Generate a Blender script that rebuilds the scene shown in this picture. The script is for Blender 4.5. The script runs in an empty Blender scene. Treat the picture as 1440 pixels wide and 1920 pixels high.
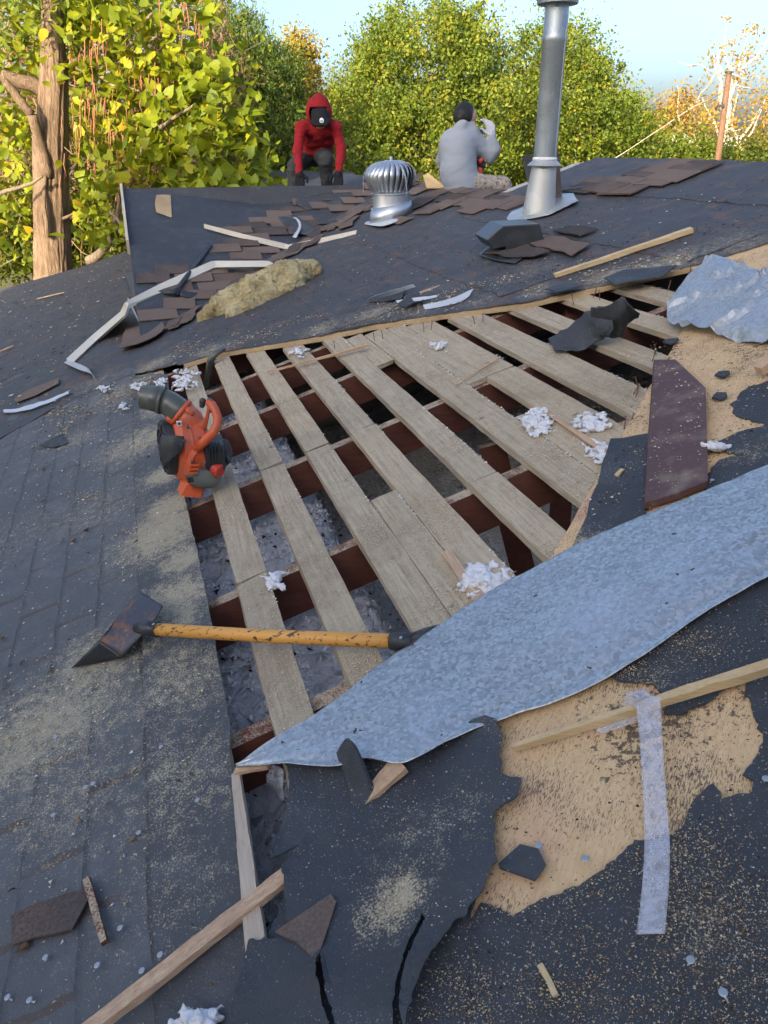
import bpy, bmesh, math, random
import numpy as np
from mathutils import Vector, Matrix, noise
from mathutils.geometry import delaunay_2d_cdt

random.seed(7); rng = np.random.default_rng(11)
scene = bpy.context.scene
col = scene.collection
R = math.radians

# ------------------------------------------------------------------ camera
CZ = 4.6                                   # eye height above the garden
FPX, PITCH = 1442.0, math.atan((960 - 277) / 1442.0)
cam_d = bpy.data.cameras.new("camera"); cam = bpy.data.objects.new("camera", cam_d); col.objects.link(cam)
cam_d.sensor_fit = 'HORIZONTAL'; cam_d.sensor_width = 36.0; cam_d.lens = 36.0 * FPX / 1440.0
cam_d.clip_start = 0.02; cam_d.clip_end = 2000
cam.location = (0, 0, CZ); cam.rotation_euler = (math.pi / 2 - PITCH, 0, 0)
scene.camera = cam

# ------------------------------------------------------------------ sky, sun, exposure
SUN_EL, SUN_AZ = 19.0, -153.0              # azimuth measured clockwise from straight ahead
world = bpy.data.worlds.new("World"); scene.world = world; world.use_nodes = True
wn = world.node_tree; wn.nodes.clear()
sky = wn.nodes.new('ShaderNodeTexSky'); sky.sky_type = 'NISHITA'; sky.sun_disc = False
sky.sun_elevation = R(SUN_EL); sky.sun_rotation = R(SUN_AZ); sky.altitude = 200
sky.air_density = 0.8; sky.dust_density = 5.4; sky.ozone_density = 2.6
bg = wn.nodes.new('ShaderNodeBackground'); bg.inputs[1].default_value = 0.15
wo = wn.nodes.new('ShaderNodeOutputWorld')
wn.links.new(sky.outputs[0], bg.inputs[0]); wn.links.new(bg.outputs[0], wo.inputs[0])
sun_d = bpy.data.lights.new("sun", 'SUN'); sun_d.energy = 3.5; sun_d.angle = R(0.6); sun_d.color = (1.0, 0.85, 0.62)
sun = bpy.data.objects.new("sun", sun_d); col.objects.link(sun)
az, el = R(SUN_AZ), R(SUN_EL)
SUN = Vector((math.sin(az) * math.cos(el), math.cos(az) * math.cos(el), math.sin(el)))
sun.rotation_euler = SUN.to_track_quat('Z', 'Y').to_euler()
vs = scene.view_settings
vs.view_transform = 'Standard'; vs.look = 'None'; vs.gamma = 1.0; vs.use_curve_mapping = False; vs.exposure = 1.62
vs.use_white_balance = True; vs.white_balance_temperature = 6900; vs.white_balance_tint = 10
scene.cycles.use_denoising = True
scene.cycles.max_bounces = 8; scene.cycles.transparent_max_bounces = 12
scene.cycles.sample_clamp_indirect = 6.0

# ------------------------------------------------------------------ where things stand
cF = np.array([0, math.cos(PITCH), -math.sin(PITCH)]); cU = np.array([0, math.sin(PITCH), math.cos(PITCH)]); cR = np.array([1., 0, 0])
D1 = np.array([-.293, .956]); D1 /= np.linalg.norm(D1)      # level direction of the main slope (the boards)
R1 = np.array([D1[1], -D1[0]])                              # upslope direction in plan
SL = 0.32
L0 = np.array([-.10, .78]); LN = np.array([.8613, -.5082])     # valley line beside the opening

def sstep(e0, e1, x):
    t = np.clip((x - e0) / (e1 - e0), 0, 1); return t * t * (3 - 2 * t)
def XY(a, u): return D1 * a + R1 * u
def AUof(x, y): return (x * D1[0] + y * D1[1], x * R1[0] + y * R1[1])
def H(x, y):
    a, u = AUof(x, y)
    d = np.maximum(0, (x - L0[0]) * LN[0] + (y - L0[1]) * LN[1])
    return CZ - 1.19 + SL * u + 0.17 * d * (1 - sstep(2.0, 3.3, a))
def ray(px, py): return cR * ((px - 720) / FPX) + cF + cU * ((960 - py) / FPX)
_S = np.concatenate([np.linspace(.3, 6, 120), np.linspace(6.1, 40, 120)])
def pt(px, py, off=0.0):
    d = ray(px, py); f = CZ + d[2] * _S - H(d[0] * _S, d[1] * _S) - off
    k = int(np.argmax(f < 0)) if (f < 0).any() else len(_S) - 1
    lo, hi = _S[max(k - 1, 0)], _S[k]
    for _ in range(22):
        m = (lo + hi) / 2
        if CZ + d[2] * m - H(d[0] * m, d[1] * m) - off > 0: lo = m
        else: hi = m
    p = d * lo; return np.array([p[0], p[1], p[2] + CZ])
def up(px, py, Y):
    d = ray(px, py); p = d * (Y / d[1]); return np.array([p[0], p[1], p[2] + CZ])
def au(px, py, off=0.0):
    p = pt(px, py, off); return AUof(p[0], p[1])
def onroof(a, u, off=0.0):
    x, y = XY(a, u); return np.array([x, y, H(x, y) + off])
def mpp(px, py): return np.linalg.norm(ray(px, py) * 0 + (pt(px, py) - np.array([0, 0, CZ]))) / FPX
def proj(p):
    v = np.array(p) - np.array([0, 0, CZ]); d = v @ cF; return 720 + FPX * (v @ cR) / d, 960 - FPX * (v @ cU) / d
NRM = Vector((-SL * R1[0], -SL * R1[1], 1)).normalized()
D1V = Vector((D1[0], D1[1], 0)); R1V = Vector((R1[0], R1[1], SL)).normalized()

# ------------------------------------------------------------------ object helpers
def tag(o, label=None, cat=None, group=None, kind=None):
    if label: o['label'] = label
    if cat: o['category'] = cat
    if group: o['group'] = group
    if kind: o['kind'] = kind
    return o
def empty(name, loc=(0, 0, 0)):
    o = bpy.data.objects.new(name, None); o.location = loc; o.empty_display_size = 0.05; col.objects.link(o); return o
def link(name, me, mat=None, parent=None, smooth=False):
    o = bpy.data.objects.new(name, me); col.objects.link(o)
    if mat is not None:
        for m in (mat if isinstance(mat, (list, tuple)) else [mat]): me.materials.append(m)
    if smooth and len(me.polygons): me.polygons.foreach_set('use_smooth', [True] * len(me.polygons))
    if parent is not None: attach(o, parent)
    return o
def attach(o, parent):
    o.parent = parent
    o.matrix_parent_inverse = Matrix.Translation(parent.location).inverted() if parent.type == 'EMPTY' else parent.matrix_basis.inverted()
def meshobj(name, verts, faces, mat, parent=None, smooth=False):
    me = bpy.data.meshes.new(name); me.from_pydata([tuple(map(float, v)) for v in verts], [], [tuple(f) for f in faces]); me.update()
    return link(name, me, mat, parent, smooth)
def bmobj(name, bm, mat, parent=None, smooth=False):
    me = bpy.data.meshes.new(name); bm.normal_update(); bm.to_mesh(me); bm.free()
    return link(name, me, mat, parent, smooth)
def solid(o, t, off=0.0):
    m = o.modifiers.new('thickness', 'SOLIDIFY'); m.thickness = t; m.offset = off; return o
def bev(o, w, seg=2):
    m = o.modifiers.new('bevel', 'BEVEL'); m.width = w; m.segments = seg; m.limit_method = 'ANGLE'; return o
def bm_box(bm, c, ax, ay, az):
    """box from centre and three half-axis vectors"""
    c, ax, ay, az = Vector(c), Vector(ax), Vector(ay), Vector(az)
    v = [bm.verts.new(c + ax * i + ay * j + az * k) for i in (-1, 1) for j in (-1, 1) for k in (-1, 1)]
    for f in ((0, 1, 3, 2), (4, 6, 7, 5), (0, 4, 5, 1), (2, 3, 7, 6), (0, 2, 6, 4), (1, 5, 7, 3)):
        bm.faces.new([v[i] for i in f])
    return v
def frame_of(pts):
    pts = [Vector(p) for p in pts]; out = []
    for i in range(len(pts)):
        t = (pts[min(i + 1, len(pts) - 1)] - pts[max(i - 1, 0)]).normalized(); out.append(t)
    return pts, out
def bm_tube(bm, pts, rad, n=10, cap=True, sx=1.0, ref=None):
    pts, ts = frame_of(pts)
    if not hasattr(rad, '__len__'): rad = [rad] * len(pts)
    rings = []; nrm = None
    for p, t, r in zip(pts, ts, rad):
        if nrm is None:
            q = Vector(ref) if ref is not None else (Vector((0, 0, 1)) if abs(t.z) < .9 else Vector((1, 0, 0)))
            nrm = (q - t * q.dot(t)).normalized()
        else: nrm = (nrm - t * nrm.dot(t)).normalized()
        b = t.cross(nrm)
        rings.append([bm.verts.new(p + (nrm * math.cos(k * 2 * math.pi / n) * sx + b * math.sin(k * 2 * math.pi / n)) * r) for k in range(n)])
    for A, B in zip(rings, rings[1:]):
        for k in range(n): bm.faces.new((A[k], A[(k + 1) % n], B[(k + 1) % n], B[k]))
    if cap: bm.faces.new(rings[0][::-1]); bm.faces.new(rings[-1])
    return rings
def tube(name, pts, rad, mat, parent=None, n=10, sx=1.0, ref=None):
    bm = bmesh.new(); bm_tube(bm, pts, rad, n, True, sx, ref); return bmobj(name, bm, mat, parent, True)
def bm_bar(bm, pts, w, h, ref=None, jit=0.0):
    pts, ts = frame_of(pts); rings = []
    ref = Vector(ref) if ref is not None else NRM
    for i, (p, t) in enumerate(zip(pts, ts)):
        s = t.cross(ref).normalized(); n = s.cross(t).normalized()
        ww = w[i] if hasattr(w, '__len__') else w; hh = h[i] if hasattr(h, '__len__') else h
        rings.append([bm.verts.new(p + s * x * ww / 2 + n * y * hh / 2 + Vector([random.uniform(-jit, jit) for _ in range(3)])) for x, y in ((-1, -1), (1, -1), (1, 1), (-1, 1))])
    for A, B in zip(rings, rings[1:]):
        for k in range(4): bm.faces.new((A[k], A[(k + 1) % 4], B[(k + 1) % 4], B[k]))
    bm.faces.new(rings[0][::-1]); bm.faces.new(rings[-1])
def bar(name, pts, w, h, mat, parent=None, ref=None, jit=0.0):
    bm = bmesh.new(); bm_bar(bm, pts, w, h, ref, jit); return bmobj(name, bm, mat, parent)
def bm_lathe(bm, origin, axis, prof, n=24, ref=None, closed=False):
    """prof: list of (distance along axis, radius)"""
    o, ax = Vector(origin), Vector(axis).normalized()
    q = Vector(ref) if ref is not None else (Vector((0, 0, 1)) if abs(ax.z) < .9 else Vector((1, 0, 0)))
    e1 = (q - ax * q.dot(ax)).normalized(); e2 = ax.cross(e1); rings = []
    for h, r in prof:
        rings.append([bm.verts.new(o + ax * h + (e1 * math.cos(2 * math.pi * k / n) + e2 * math.sin(2 * math.pi * k / n)) * r) for k in range(n)])
    for A, B in zip(rings, rings[1:]):
        for k in range(n): bm.faces.new((A[k], A[(k + 1) % n], B[(k + 1) % n], B[k]))
    if not closed:
        bm.faces.new(rings[0][::-1]); bm.faces.new(rings[-1])
def lathe(name, origin, axis, prof, mat, parent=None, n=24, smooth=True):
    bm = bmesh.new(); bm_lathe(bm, origin, axis, prof, n); o = bmobj(name, bm, mat, parent, smooth)
    if smooth: autosm(o)
    return o
def autosm(o, ang=40):
    me = o.data; bm = bmesh.new(); bm.from_mesh(me)
    for e in bm.edges:
        if len(e.link_faces) == 2 and e.calc_face_angle(0) > R(ang): e.smooth = False
    bm.to_mesh(me); bm.free()
def fbm(x, y, z=0.0, s=1.0, o=4):
    return noise.fractal(Vector((x * s, y * s, z * s)), 1.0, 2.0, o)

# sheets that follow the roof ------------------------------------------------
def inpoly(P, poly):
    poly = np.asarray(poly); x, y = P[:, 0], P[:, 1]; ins = np.zeros(len(P), bool); j = len(poly) - 1
    for i in range(len(poly)):
        xi, yi = poly[i]; xj, yj = poly[j]
        c = ((yi > y) != (yj > y)) & (x < (xj - xi) * (y - yi) / (yj - yi + 1e-12) + xi); ins ^= c; j = i
    return ins
def rough(poly, amp, step=0.03, seed=0.0):
    out = []
    n = len(poly)
    for i in range(n):
        p, q = np.array(poly[i]), np.array(poly[(i + 1) % n]); L = np.linalg.norm(q - p); k = max(1, int(L / step))
        k = min(k, 140)
        nn = np.array([-(q - p)[1], (q - p)[0]]) / (L + 1e-9)
        for m in range(k):
            b = p + (q - p) * m / k
            w = 0 if m == 0 else amp * (fbm(b[0], b[1], seed, 7.0, 5) + .7 * fbm(b[0], b[1], seed + 9, 45.0, 4))
            out.append(tuple(b + nn * (w + (random.gauss(0, amp * .28) if m else 0))))
    return out
PX = lambda *pts: [au(*p) for p in pts]
def dustval(a, u, blobs):
    v = 0.0
    for (ba, bu, r, s) in blobs: v = max(v, s * math.exp(-((a - ba) ** 2 + (u - bu) ** 2) / (r * r)))
    return v
def sheet(name, poly, off, thick, mat, parent=None, res=0.06, jag=0.0, warp=None, blobs=(), zfun=None, step=0.03, lim=None, kindseed=0.0, curl=0.0):
    ol = rough(poly, jag, step, kindseed) if jag else [tuple(p) for p in poly]
    arr = np.array(ol); mn, mx = arr.min(0), arr.max(0)
    if lim: g0, g1 = np.maximum(mn, lim[0]), np.minimum(mx, lim[1])
    else: g0, g1 = mn, mx
    ga, gu = np.meshgrid(np.arange(g0[0], g1[0], res), np.arange(g0[1], g1[1], res))
    G = np.stack([ga.ravel(), gu.ravel()], 1); G = G + rng.uniform(-.2, .2, G.shape) * res
    G = G[inpoly(G, ol)]
    V2 = [Vector(p) for p in ol] + [Vector(p) for p in G]
    vv, ee, ff, *_ = delaunay_2d_cdt(V2, [], [list(range(len(ol)))], 1, 1e-6)
    n = len(vv); top = []
    dv = []; oa = np.array(ol)
    for v in vv:
        a, u = v.x, v.y; x, y = XY(a, u)
        z = (zfun(a, u) if zfun else H(x, y)) + off + (warp(a, u) if warp else 0.0)
        if curl: z += curl * math.exp(-math.sqrt(((oa - (a, u)) ** 2).sum(1).min()) / .018) * max(0.0, fbm(a, u, kindseed + 4, 9, 2) + .25)
        top.append((x, y, z)); dv.append(dustval(a, u, blobs) if blobs else 0.0)
    bot = [(x, y, z - thick) for x, y, z in top]
    cnt = {}
    for f in ff:
        for i in range(len(f)):
            e = (f[i], f[(i + 1) % len(f)]); k = tuple(sorted(e))
            cnt.setdefault(k, []).append(e)
    faces = []
    for f in ff:
        a = np.array([vv[i] for i in f]); s = 0
        for i in range(len(f)): s += a[i][0] * a[(i + 1) % len(f)][1] - a[(i + 1) % len(f)][0] * a[i][1]
        # (a,u) -> xy is mirrored (u is to the right of a): flip
        g = list(f) if s < 0 else list(f)[::-1]
        faces.append(tuple(g)); faces.append(tuple(i + n for i in g[::-1]))
    for k, l in cnt.items():
        if len(l) == 1:
            i, j = l[0]; faces.append((i, j, j + n, i + n))
    me = bpy.data.meshes.new(name); me.from_pydata(top + bot, [], faces); me.update()
    bm = bmesh.new(); bm.from_mesh(me); bmesh.ops.recalc_face_normals(bm, faces=bm.faces); bm.to_mesh(me); bm.free()
    at = me.attributes.new('dust', 'FLOAT', 'POINT'); at.data.foreach_set('value', np.array(dv + dv, dtype=np.float32))
    uvl = me.uv_layers.new(name='UVMap'); P = [(v.x, v.y) for v in vv] * 2
    li = np.zeros(len(me.loops), dtype=np.int32); me.loops.foreach_get('vertex_index', li)
    uvl.data.foreach_set('uv', np.array(P, dtype=np.float32)[li].ravel())
    return link(name, me, mat, parent)
def patch(name, rows, mat, parent=None, nu=24, nv=8, nz=0.0, ns=20.0, thick=0.0015, smooth=True, world_pts=False, curve=True):
    """surface through rows of (px, py, height above roof)"""
    A = np.array([[np.array(q) if world_pts else pt(q[0], q[1], q[2]) for q in r] for r in rows], dtype=float)
    def resample(M, k, axis):
        M = np.moveaxis(M, axis, 0); n = len(M); t = np.linspace(0, n - 1, k); out = []
        for x in t:
            i = min(int(x), n - 2); f = x - i
            p0, p1, p2, p3 = M[max(i - 1, 0)], M[i], M[i + 1], M[min(i + 2, n - 1)]
            if curve: out.append(0.5 * ((2 * p1) + (-p0 + p2) * f + (2 * p0 - 5 * p1 + 4 * p2 - p3) * f * f + (-p0 + 3 * p1 - 3 * p2 + p3) * f ** 3))
            else: out.append(p1 * (1 - f) + p2 * f)
        return np.moveaxis(np.array(out), 0, axis)
    B = resample(resample(A, nu, 1), nv, 0)
    V = []
    for i in range(nv):
        for j in range(nu):
            p = B[i, j].copy()
            if nz: p += np.array(NRM) * nz * fbm(p[0], p[1], p[2], ns, 3)
            V.append(p)
    Fc = [(i * nu + j, i * nu + j + 1, (i + 1) * nu + j + 1, (i + 1) * nu + j) for i in range(nv - 1) for j in range(nu - 1)]
    o = meshobj(name, V, Fc, mat, parent, smooth)
    if thick: solid(o, thick)
    return o

# ------------------------------------------------------------------ materials
class NB:
    def __init__(s, name):
        s.m = bpy.data.materials.new(name); s.m.use_nodes = True; s.t = s.m.node_tree; s.t.nodes.clear()
        s.out = s.t.nodes.new('ShaderNodeOutputMaterial')
    def n(s, typ, **k):
        x = s.t.nodes.new(typ)
        for a, b in k.items(): setattr(x, a, b)
        return x
    def put(s, sock, v):
        if hasattr(v, 'is_linked') or isinstance(v, bpy.types.NodeSocket): s.t.links.new(v, sock)
        elif isinstance(v, (tuple, list)) and len(v) == 3 and sock.type == 'RGBA': sock.default_value = (*v, 1)
        else: sock.default_value = v
    def math(s, op, a, b=0.0, clamp=False):
        x = s.n('ShaderNodeMath', operation=op); x.use_clamp = clamp; s.put(x.inputs[0], a); s.put(x.inputs[1], b); return x.outputs[0]
    def coord(s, kind='Object'): return s.n('ShaderNodeTexCoord').outputs[kind]
    def mapping(s, v, scale=(1, 1, 1), rot=(0, 0, 0)):
        x = s.n('ShaderNodeMapping'); s.put(x.inputs[0], v); x.inputs['Scale'].default_value = scale; x.inputs['Rotation'].default_value = rot; return x.outputs[0]
    def noise(s, v, scale, detail=3, rough=.6, dist=0.0):
        x = s.n('ShaderNodeTexNoise'); s.put(x.inputs['Vector'], v); x.inputs['Scale'].default_value = scale
        x.inputs['Detail'].default_value = detail; x.inputs['Roughness'].default_value = rough; x.inputs['Distortion'].default_value = dist; return x.outputs['Fac']
    def voro(s, v, scale, out='Color', rnd=1.0):
        x = s.n('ShaderNodeTexVoronoi'); s.put(x.inputs['Vector'], v); x.inputs['Scale'].default_value = scale; x.inputs['Randomness'].default_value = rnd; return x.outputs[out]
    def ramp(s, f, stops, interp='LINEAR'):
        x = s.n('ShaderNodeValToRGB'); x.color_ramp.interpolation = interp; e = x.color_ramp.elements
        while len(e) < len(stops): e.new(0.5)
        for i, (p, c) in enumerate(stops): e[i].position = p; e[i].color = (*c, 1) if len(c) == 3 else c
        s.put(x.inputs[0], f); return x.outputs[0]
    def rng(s, f, a, b, c=0.0, d=1.0):
        x = s.n('ShaderNodeMapRange'); x.clamp = True; s.put(x.inputs[0], f)
        for i, v in zip((1, 2, 3, 4), (a, b, c, d)): x.inputs[i].default_value = v
        return x.outputs[0]
    def mix(s, f, a, b, mode='MIX'):
        x = s.n('ShaderNodeMix', data_type='RGBA', blend_type=mode); s.put(x.inputs[0], f); s.put(x.inputs[6], a); s.put(x.inputs[7], b); return x.outputs[2]
    def attr(s, name, out='Fac'):
        x = s.n('ShaderNodeAttribute'); x.attribute_name = name; return x.outputs[out]
    def bump(s, h, strength=.3, dist=.01):
        x = s.n('ShaderNodeBump'); x.inputs['Strength'].default_value = strength; x.inputs['Distance'].default_value = dist; s.put(x.inputs['Height'], h); return x.outputs[0]
    def bsdf(s, color, rough=.7, metal=0.0, normal=None, spec=0.5, **k):
        b = s.n('ShaderNodeBsdfPrincipled'); s.put(b.inputs['Base Color'], color); s.put(b.inputs['Roughness'], rough); s.put(b.inputs['Metallic'], metal)
        s.put(b.inputs['Specular IOR Level'], spec)
        if normal is not None: s.put(b.inputs['Normal'], normal)
        for kk, v in k.items(): s.put(b.inputs[kk], v)
        s.t.links.new(b.outputs[0], s.out.inputs[0]); return b

SAW = (0.58, 0.50, 0.34)
def felt_mat(name, c1, c2, course=0.0, speck=0.5, dusty=1.0, brown=0.0):
    b = NB(name); o = b.coord(); uv = b.coord('UV')
    n1 = b.noise(o, 2.3, 6, .65); n2 = b.noise(o, 260, 2, .6); n3 = b.noise(o, 38, 4, .65); n4 = b.noise(o, 9, 5, .7)
    c = b.mix(n1, c1, c2)
    c = b.mix(b.rng(n4, .5, .75, 0, .35), c, tuple(min(1, x * 1.75) for x in c2))
    steps = 0.0
    if course:
        sp = b.n('ShaderNodeSeparateXYZ'); b.put(sp.inputs[0], uv); A, U = sp.outputs[0], sp.outputs[1]
        wob = b.math('MULTIPLY', b.math('SUBTRACT', b.noise(uv, 6, 3), .5), .03)
        U2 = b.math('DIVIDE', b.math('ADD', U, wob), .125)
        row = b.math('FLOOR', U2); fr = b.math('FRACT', U2)
        line = b.math('MULTIPLY', b.math('SUBTRACT', 1, b.rng(fr, 0, .14)), b.rng(n4, .34, .55)); steps = b.math('MULTIPLY', fr, 3.0 * course)
        A2 = b.math('FRACT', b.math('ADD', b.math('DIVIDE', b.math('ADD', A, b.math('MULTIPLY', wob, 1.4)), .305), b.math('MULTIPLY', b.math('FRACT', b.math('MULTIPLY', row, .5)), 1.0)))
        slot = b.math('LESS_THAN', b.math('ABSOLUTE', b.math('SUBTRACT', A2, .5)), b.math('MULTIPLY', n3, .07))
        slot = b.math('MULTIPLY', slot, b.rng(b.noise(uv, 4.3, 2), .40, .52))
        c = b.mix(b.math('MULTIPLY', line, .85 * course), c, (0.012, 0.012, 0.014))
        c = b.mix(b.math('MULTIPLY', slot, .8 * course), c, (0.085, 0.05, 0.032))
    if brown: c = b.mix(b.math('MULTIPLY', b.rng(b.math('ADD', n4, b.math('MULTIPLY', n2, .5)), .78, .9), brown), c, (0.14, 0.075, 0.045))
    sp1 = b.rng(b.math('ADD', n2, b.math('MULTIPLY', n4, .25)), .80, .85)
    c = b.mix(b.math('MULTIPLY', sp1, speck), c, (0.5, 0.47, 0.42))
    dust = b.math('MULTIPLY', b.attr('dust'), dusty)
    d = b.math('ADD', dust, b.math('ADD', b.math('MULTIPLY', b.math('SUBTRACT', n3, .5), 1.5), b.math('MULTIPLY', b.math('SUBTRACT', n2, .5), 2.2)))
    d = b.math('MULTIPLY', b.rng(d, .40, .90, 0, .82), b.rng(dust, .04, .25))
    dc = b.mix(n2, (0.32, 0.27, 0.18), SAW)
    c = b.mix(d, c, dc)
    h = b.math('ADD', n2, b.math('MULTIPLY', n3, 1.2))
    b.bsdf(c, b.mix(d, (.66,) * 3, (.95,) * 3), normal=b.bump(b.math('ADD', b.math('ADD', h, steps), b.math('MULTIPLY', n4, 2.0)), .4, .006), spec=.45)
    return b.m
def wood_mat(name, c1, c2, axis=(0, 0, 0), stretch=(1, 14, 14), dust=0.0, rough=.8, dark=(0.05, 0.03, 0.02), kn=0.0, scale=6):
    b = NB(name); o = b.coord(); m = b.mapping(b.mapping(o, rot=axis), scale=stretch)
    g = b.noise(m, scale, 5, .65, .6); n2 = b.noise(o, 240, 2); n3 = b.noise(o, 30, 4, .65); n4 = b.noise(o, 5, 4)
    c = b.mix(b.rng(g, .3, .7), c1, c2)
    c = b.mix(b.rng(b.noise(m, scale * 3, 3), .58, .72, 0, .5), c, tuple(x * .35 for x in c1))
    c = b.mix(b.rng(n4, .4, .75, 0, .4), c, tuple(x * .62 for x in c1))
    ov = b.n('ShaderNodeObjectInfo').outputs['Random']; c = b.mix(b.rng(ov, 0, 1, 0, .55), c, b.mix(.5, c, tuple(x * k_ for x, k_ in zip(c2, (1.12, .98, .80)))))
    c = b.mix(b.rng(b.noise(o, 1.7, 3), .52, .66, 0, .4), c, tuple(x * k_ for x, k_ in zip(c1, (.72, .66, .60))))
    if kn: c = b.mix(b.math('MULTIPLY', b.rng(b.noise(o, 14, 2), .70, .76), kn), c, dark)
    if dust:
        nz = b.n('ShaderNodeSeparateXYZ'); b.put(nz.inputs[0], b.n('ShaderNodeNewGeometry').outputs['Normal'])
        upm = b.rng(nz.outputs[2], .6, .9)
        d = b.rng(b.math('ADD', b.math('ADD', n3, b.math('MULTIPLY', n2, .9)), b.math('MULTIPLY', n4, .9)), 1.22, 1.55, 0, .9)
        c = b.mix(b.math('MULTIPLY', b.math('MULTIPLY', d, dust), upm), c, b.mix(n2, (0.44, 0.37, 0.25), (0.68, 0.58, 0.40)))
    b.bsdf(c, rough, normal=b.bump(b.math('ADD', g, b.math('MULTIPLY', n2, .4)), .35, .004), spec=.3)
    return b.m
AXB = (0, 0, -math.atan2(D1[1], D1[0]))          # grain along the boards
AXR = (0, 0, -math.atan2(R1[1], R1[0]))
M = {}
M['felt_left'] = felt_mat('felt_dusty', (0.072, 0.076, 0.082), (0.118, 0.123, 0.131), course=.8, speck=.5)
M['felt_strip'] = felt_mat('felt_upper_strip', (0.050, 0.053, 0.058), (0.086, 0.090, 0.096), speck=.6, dusty=1.25)
M['felt_far'] = felt_mat('felt_far', (0.038, 0.041, 0.047), (0.070, 0.074, 0.082), course=.45, speck=.4, brown=.75)
M['felt_black'] = felt_mat('felt_fresh', (0.030, 0.034, 0.041), (0.056, 0.062, 0.071), speck=.8)
M['felt_near'] = felt_mat('felt_near', (0.026, 0.030, 0.036), (0.050, 0.055, 0.062), speck=1.0, dusty=1.1)
M['board'] = wood_mat('weathered_board', (0.26, 0.20, 0.135), (0.53, 0.44, 0.32), AXB, stretch=(1, 18, 18), dust=.42, kn=.8, scale=5)
M['rafter'] = wood_mat('aged_rafter', (0.10, 0.036, 0.026), (0.165, 0.064, 0.045), AXR, dust=.8, dark=(.03, .012, .01))
M['raw'] = wood_mat('raw_pine', (0.62, 0.42, 0.19), (0.78, 0.58, 0.31), AXB, stretch=(2, 22, 22), dark=(.25, .1, .05), rough=.65)
M['raw_pink'] = wood_mat('fresh_split_pine', (0.50, 0.30, 0.20), (0.68, 0.47, 0.31), AXB, stretch=(2, 22, 22), dark=(.2, .08, .06))
M['paintedwood'] = wood_mat('grey_batten', (0.52, 0.46, 0.36), (0.66, 0.6, 0.49), AXB)
M['plyedge'] = wood_mat('plywood_edge', (0.36, 0.26, 0.15), (0.52, 0.39, 0.24), AXB)

b = NB('plywood_scraped'); o = b.coord()
m = b.mapping(b.mapping(o, rot=(0, 0, R(-58))), scale=(1, 13, 13)); g = b.noise(m, 9, 5, .7, .4); n2 = b.noise(o, 190, 2, .6); n3 = b.noise(m, 34, 3, .7); n4 = b.noise(o, 6, 4); n5 = b.noise(o, 70, 3, .7)
c = b.mix(b.rng(g, .25, .75), (0.54, 0.34, 0.17), (0.74, 0.53, 0.30)); c = b.mix(b.rng(n4, .5, .7, 0, .5), c, (0.64, 0.44, 0.23))
c = b.mix(b.rng(b.noise(o, 2.7, 2), .55, .66, 0, .35), c, (0.58, 0.27, 0.19))
c = b.mix(b.rng(b.math('ADD', n3, b.math('MULTIPLY', n4, .6)), .865, .96, 0, .8), c, (0.06, 0.05, 0.05))
c = b.mix(b.rng(b.math('ADD', n5, b.math('MULTIPLY', b.noise(o, 3.3, 3), .8)), 1.03, 1.10, 0, .85), c, (0.06, 0.05, 0.04))
b.bsdf(c, .8, normal=b.bump(b.math('ADD', g, n5), .2, .002), spec=.3); M['ply'] = b.m

b = NB('asphalt_shingle'); o = b.coord(); n2 = b.noise(o, 160, 2, .7); n3 = b.noise(o, 4, 4); v = b.voro(o, 220)
c = b.mix(b.rng(n2, .3, .7), (0.075, 0.054, 0.045), (0.19, 0.135, 0.108)); c = b.mix(b.rng(n3, .42, .65, 0, .75), c, (0.055, 0.052, 0.055))
oi = b.n('ShaderNodeObjectInfo'); c = b.mix(b.rng(oi.outputs['Random'], .3, .9, 0, .8), c, b.mix(n2, (0.11, 0.086, 0.072), (0.25, 0.18, 0.145))); c = b.mix(b.rng(oi.outputs['Random'], .28, .0, 0, .75), c, (0.045, 0.042, 0.043))
b.bsdf(c, .92, normal=b.bump(n2, .5, .004), spec=.25); M['shingle'] = b.m

def metal_mat(name, c1, c2, rough=.45, metal=.75, scale=55, dist=.08, spots=0.0, pale=.45):
    b = NB(name); o = b.coord()
    w = b.n('ShaderNodeVectorMath', operation='ADD'); b.put(w.inputs[0], o)
    nn = b.n('ShaderNodeTexNoise'); b.put(nn.inputs['Vector'], o); nn.inputs['Scale'].default_value = 60; sc = b.n('ShaderNodeVectorMath', operation='SCALE'); b.put(sc.inputs[0], nn.outputs['Color']); sc.inputs['Scale'].default_value = dist * .25
    b.put(w.inputs[1], sc.outputs[0])
    v = b.n('ShaderNodeSeparateColor'); b.put(v.inputs[0], b.voro(w.outputs[0], scale)); n4 = b.noise(o, 3.2, 5, .6); n2 = b.noise(o, 200, 2)
    c = b.mix(v.outputs[0], c1, c2); c = b.mix(b.rng(n4, .48, .72, 0, pale), c, (0.60, 0.62, 0.68))
    if spots: c = b.mix(b.math('MULTIPLY', b.rng(b.noise(o, 45, 2), .70, .74), spots), c, (0.03, 0.03, 0.03))
    r = b.math('ADD', rough, b.math('MULTIPLY', v.outputs[1], .18))
    b.bsdf(c, r, metal, normal=b.bump(b.math('ADD', b.math('MULTIPLY', n4, .4), b.math('MULTIPLY', v.outputs[0], .12)), .12, .006)); return b.m
M['galv'] = metal_mat('galvanised_spangle', (0.31, 0.335, 0.345), (0.55, 0.58, 0.59), .42, .75, 140, .07, .9)
M['galv_old'] = metal_mat('galvanised_dull', (0.36, 0.385, 0.40), (0.52, 0.55, 0.57), .45, .7, 150, .05, .3)
M['duct'] = metal_mat('duct_steel', (0.33, 0.37, 0.39), (0.41, 0.45, 0.47), .46, .95, 14, .3, 0, .0)
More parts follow.
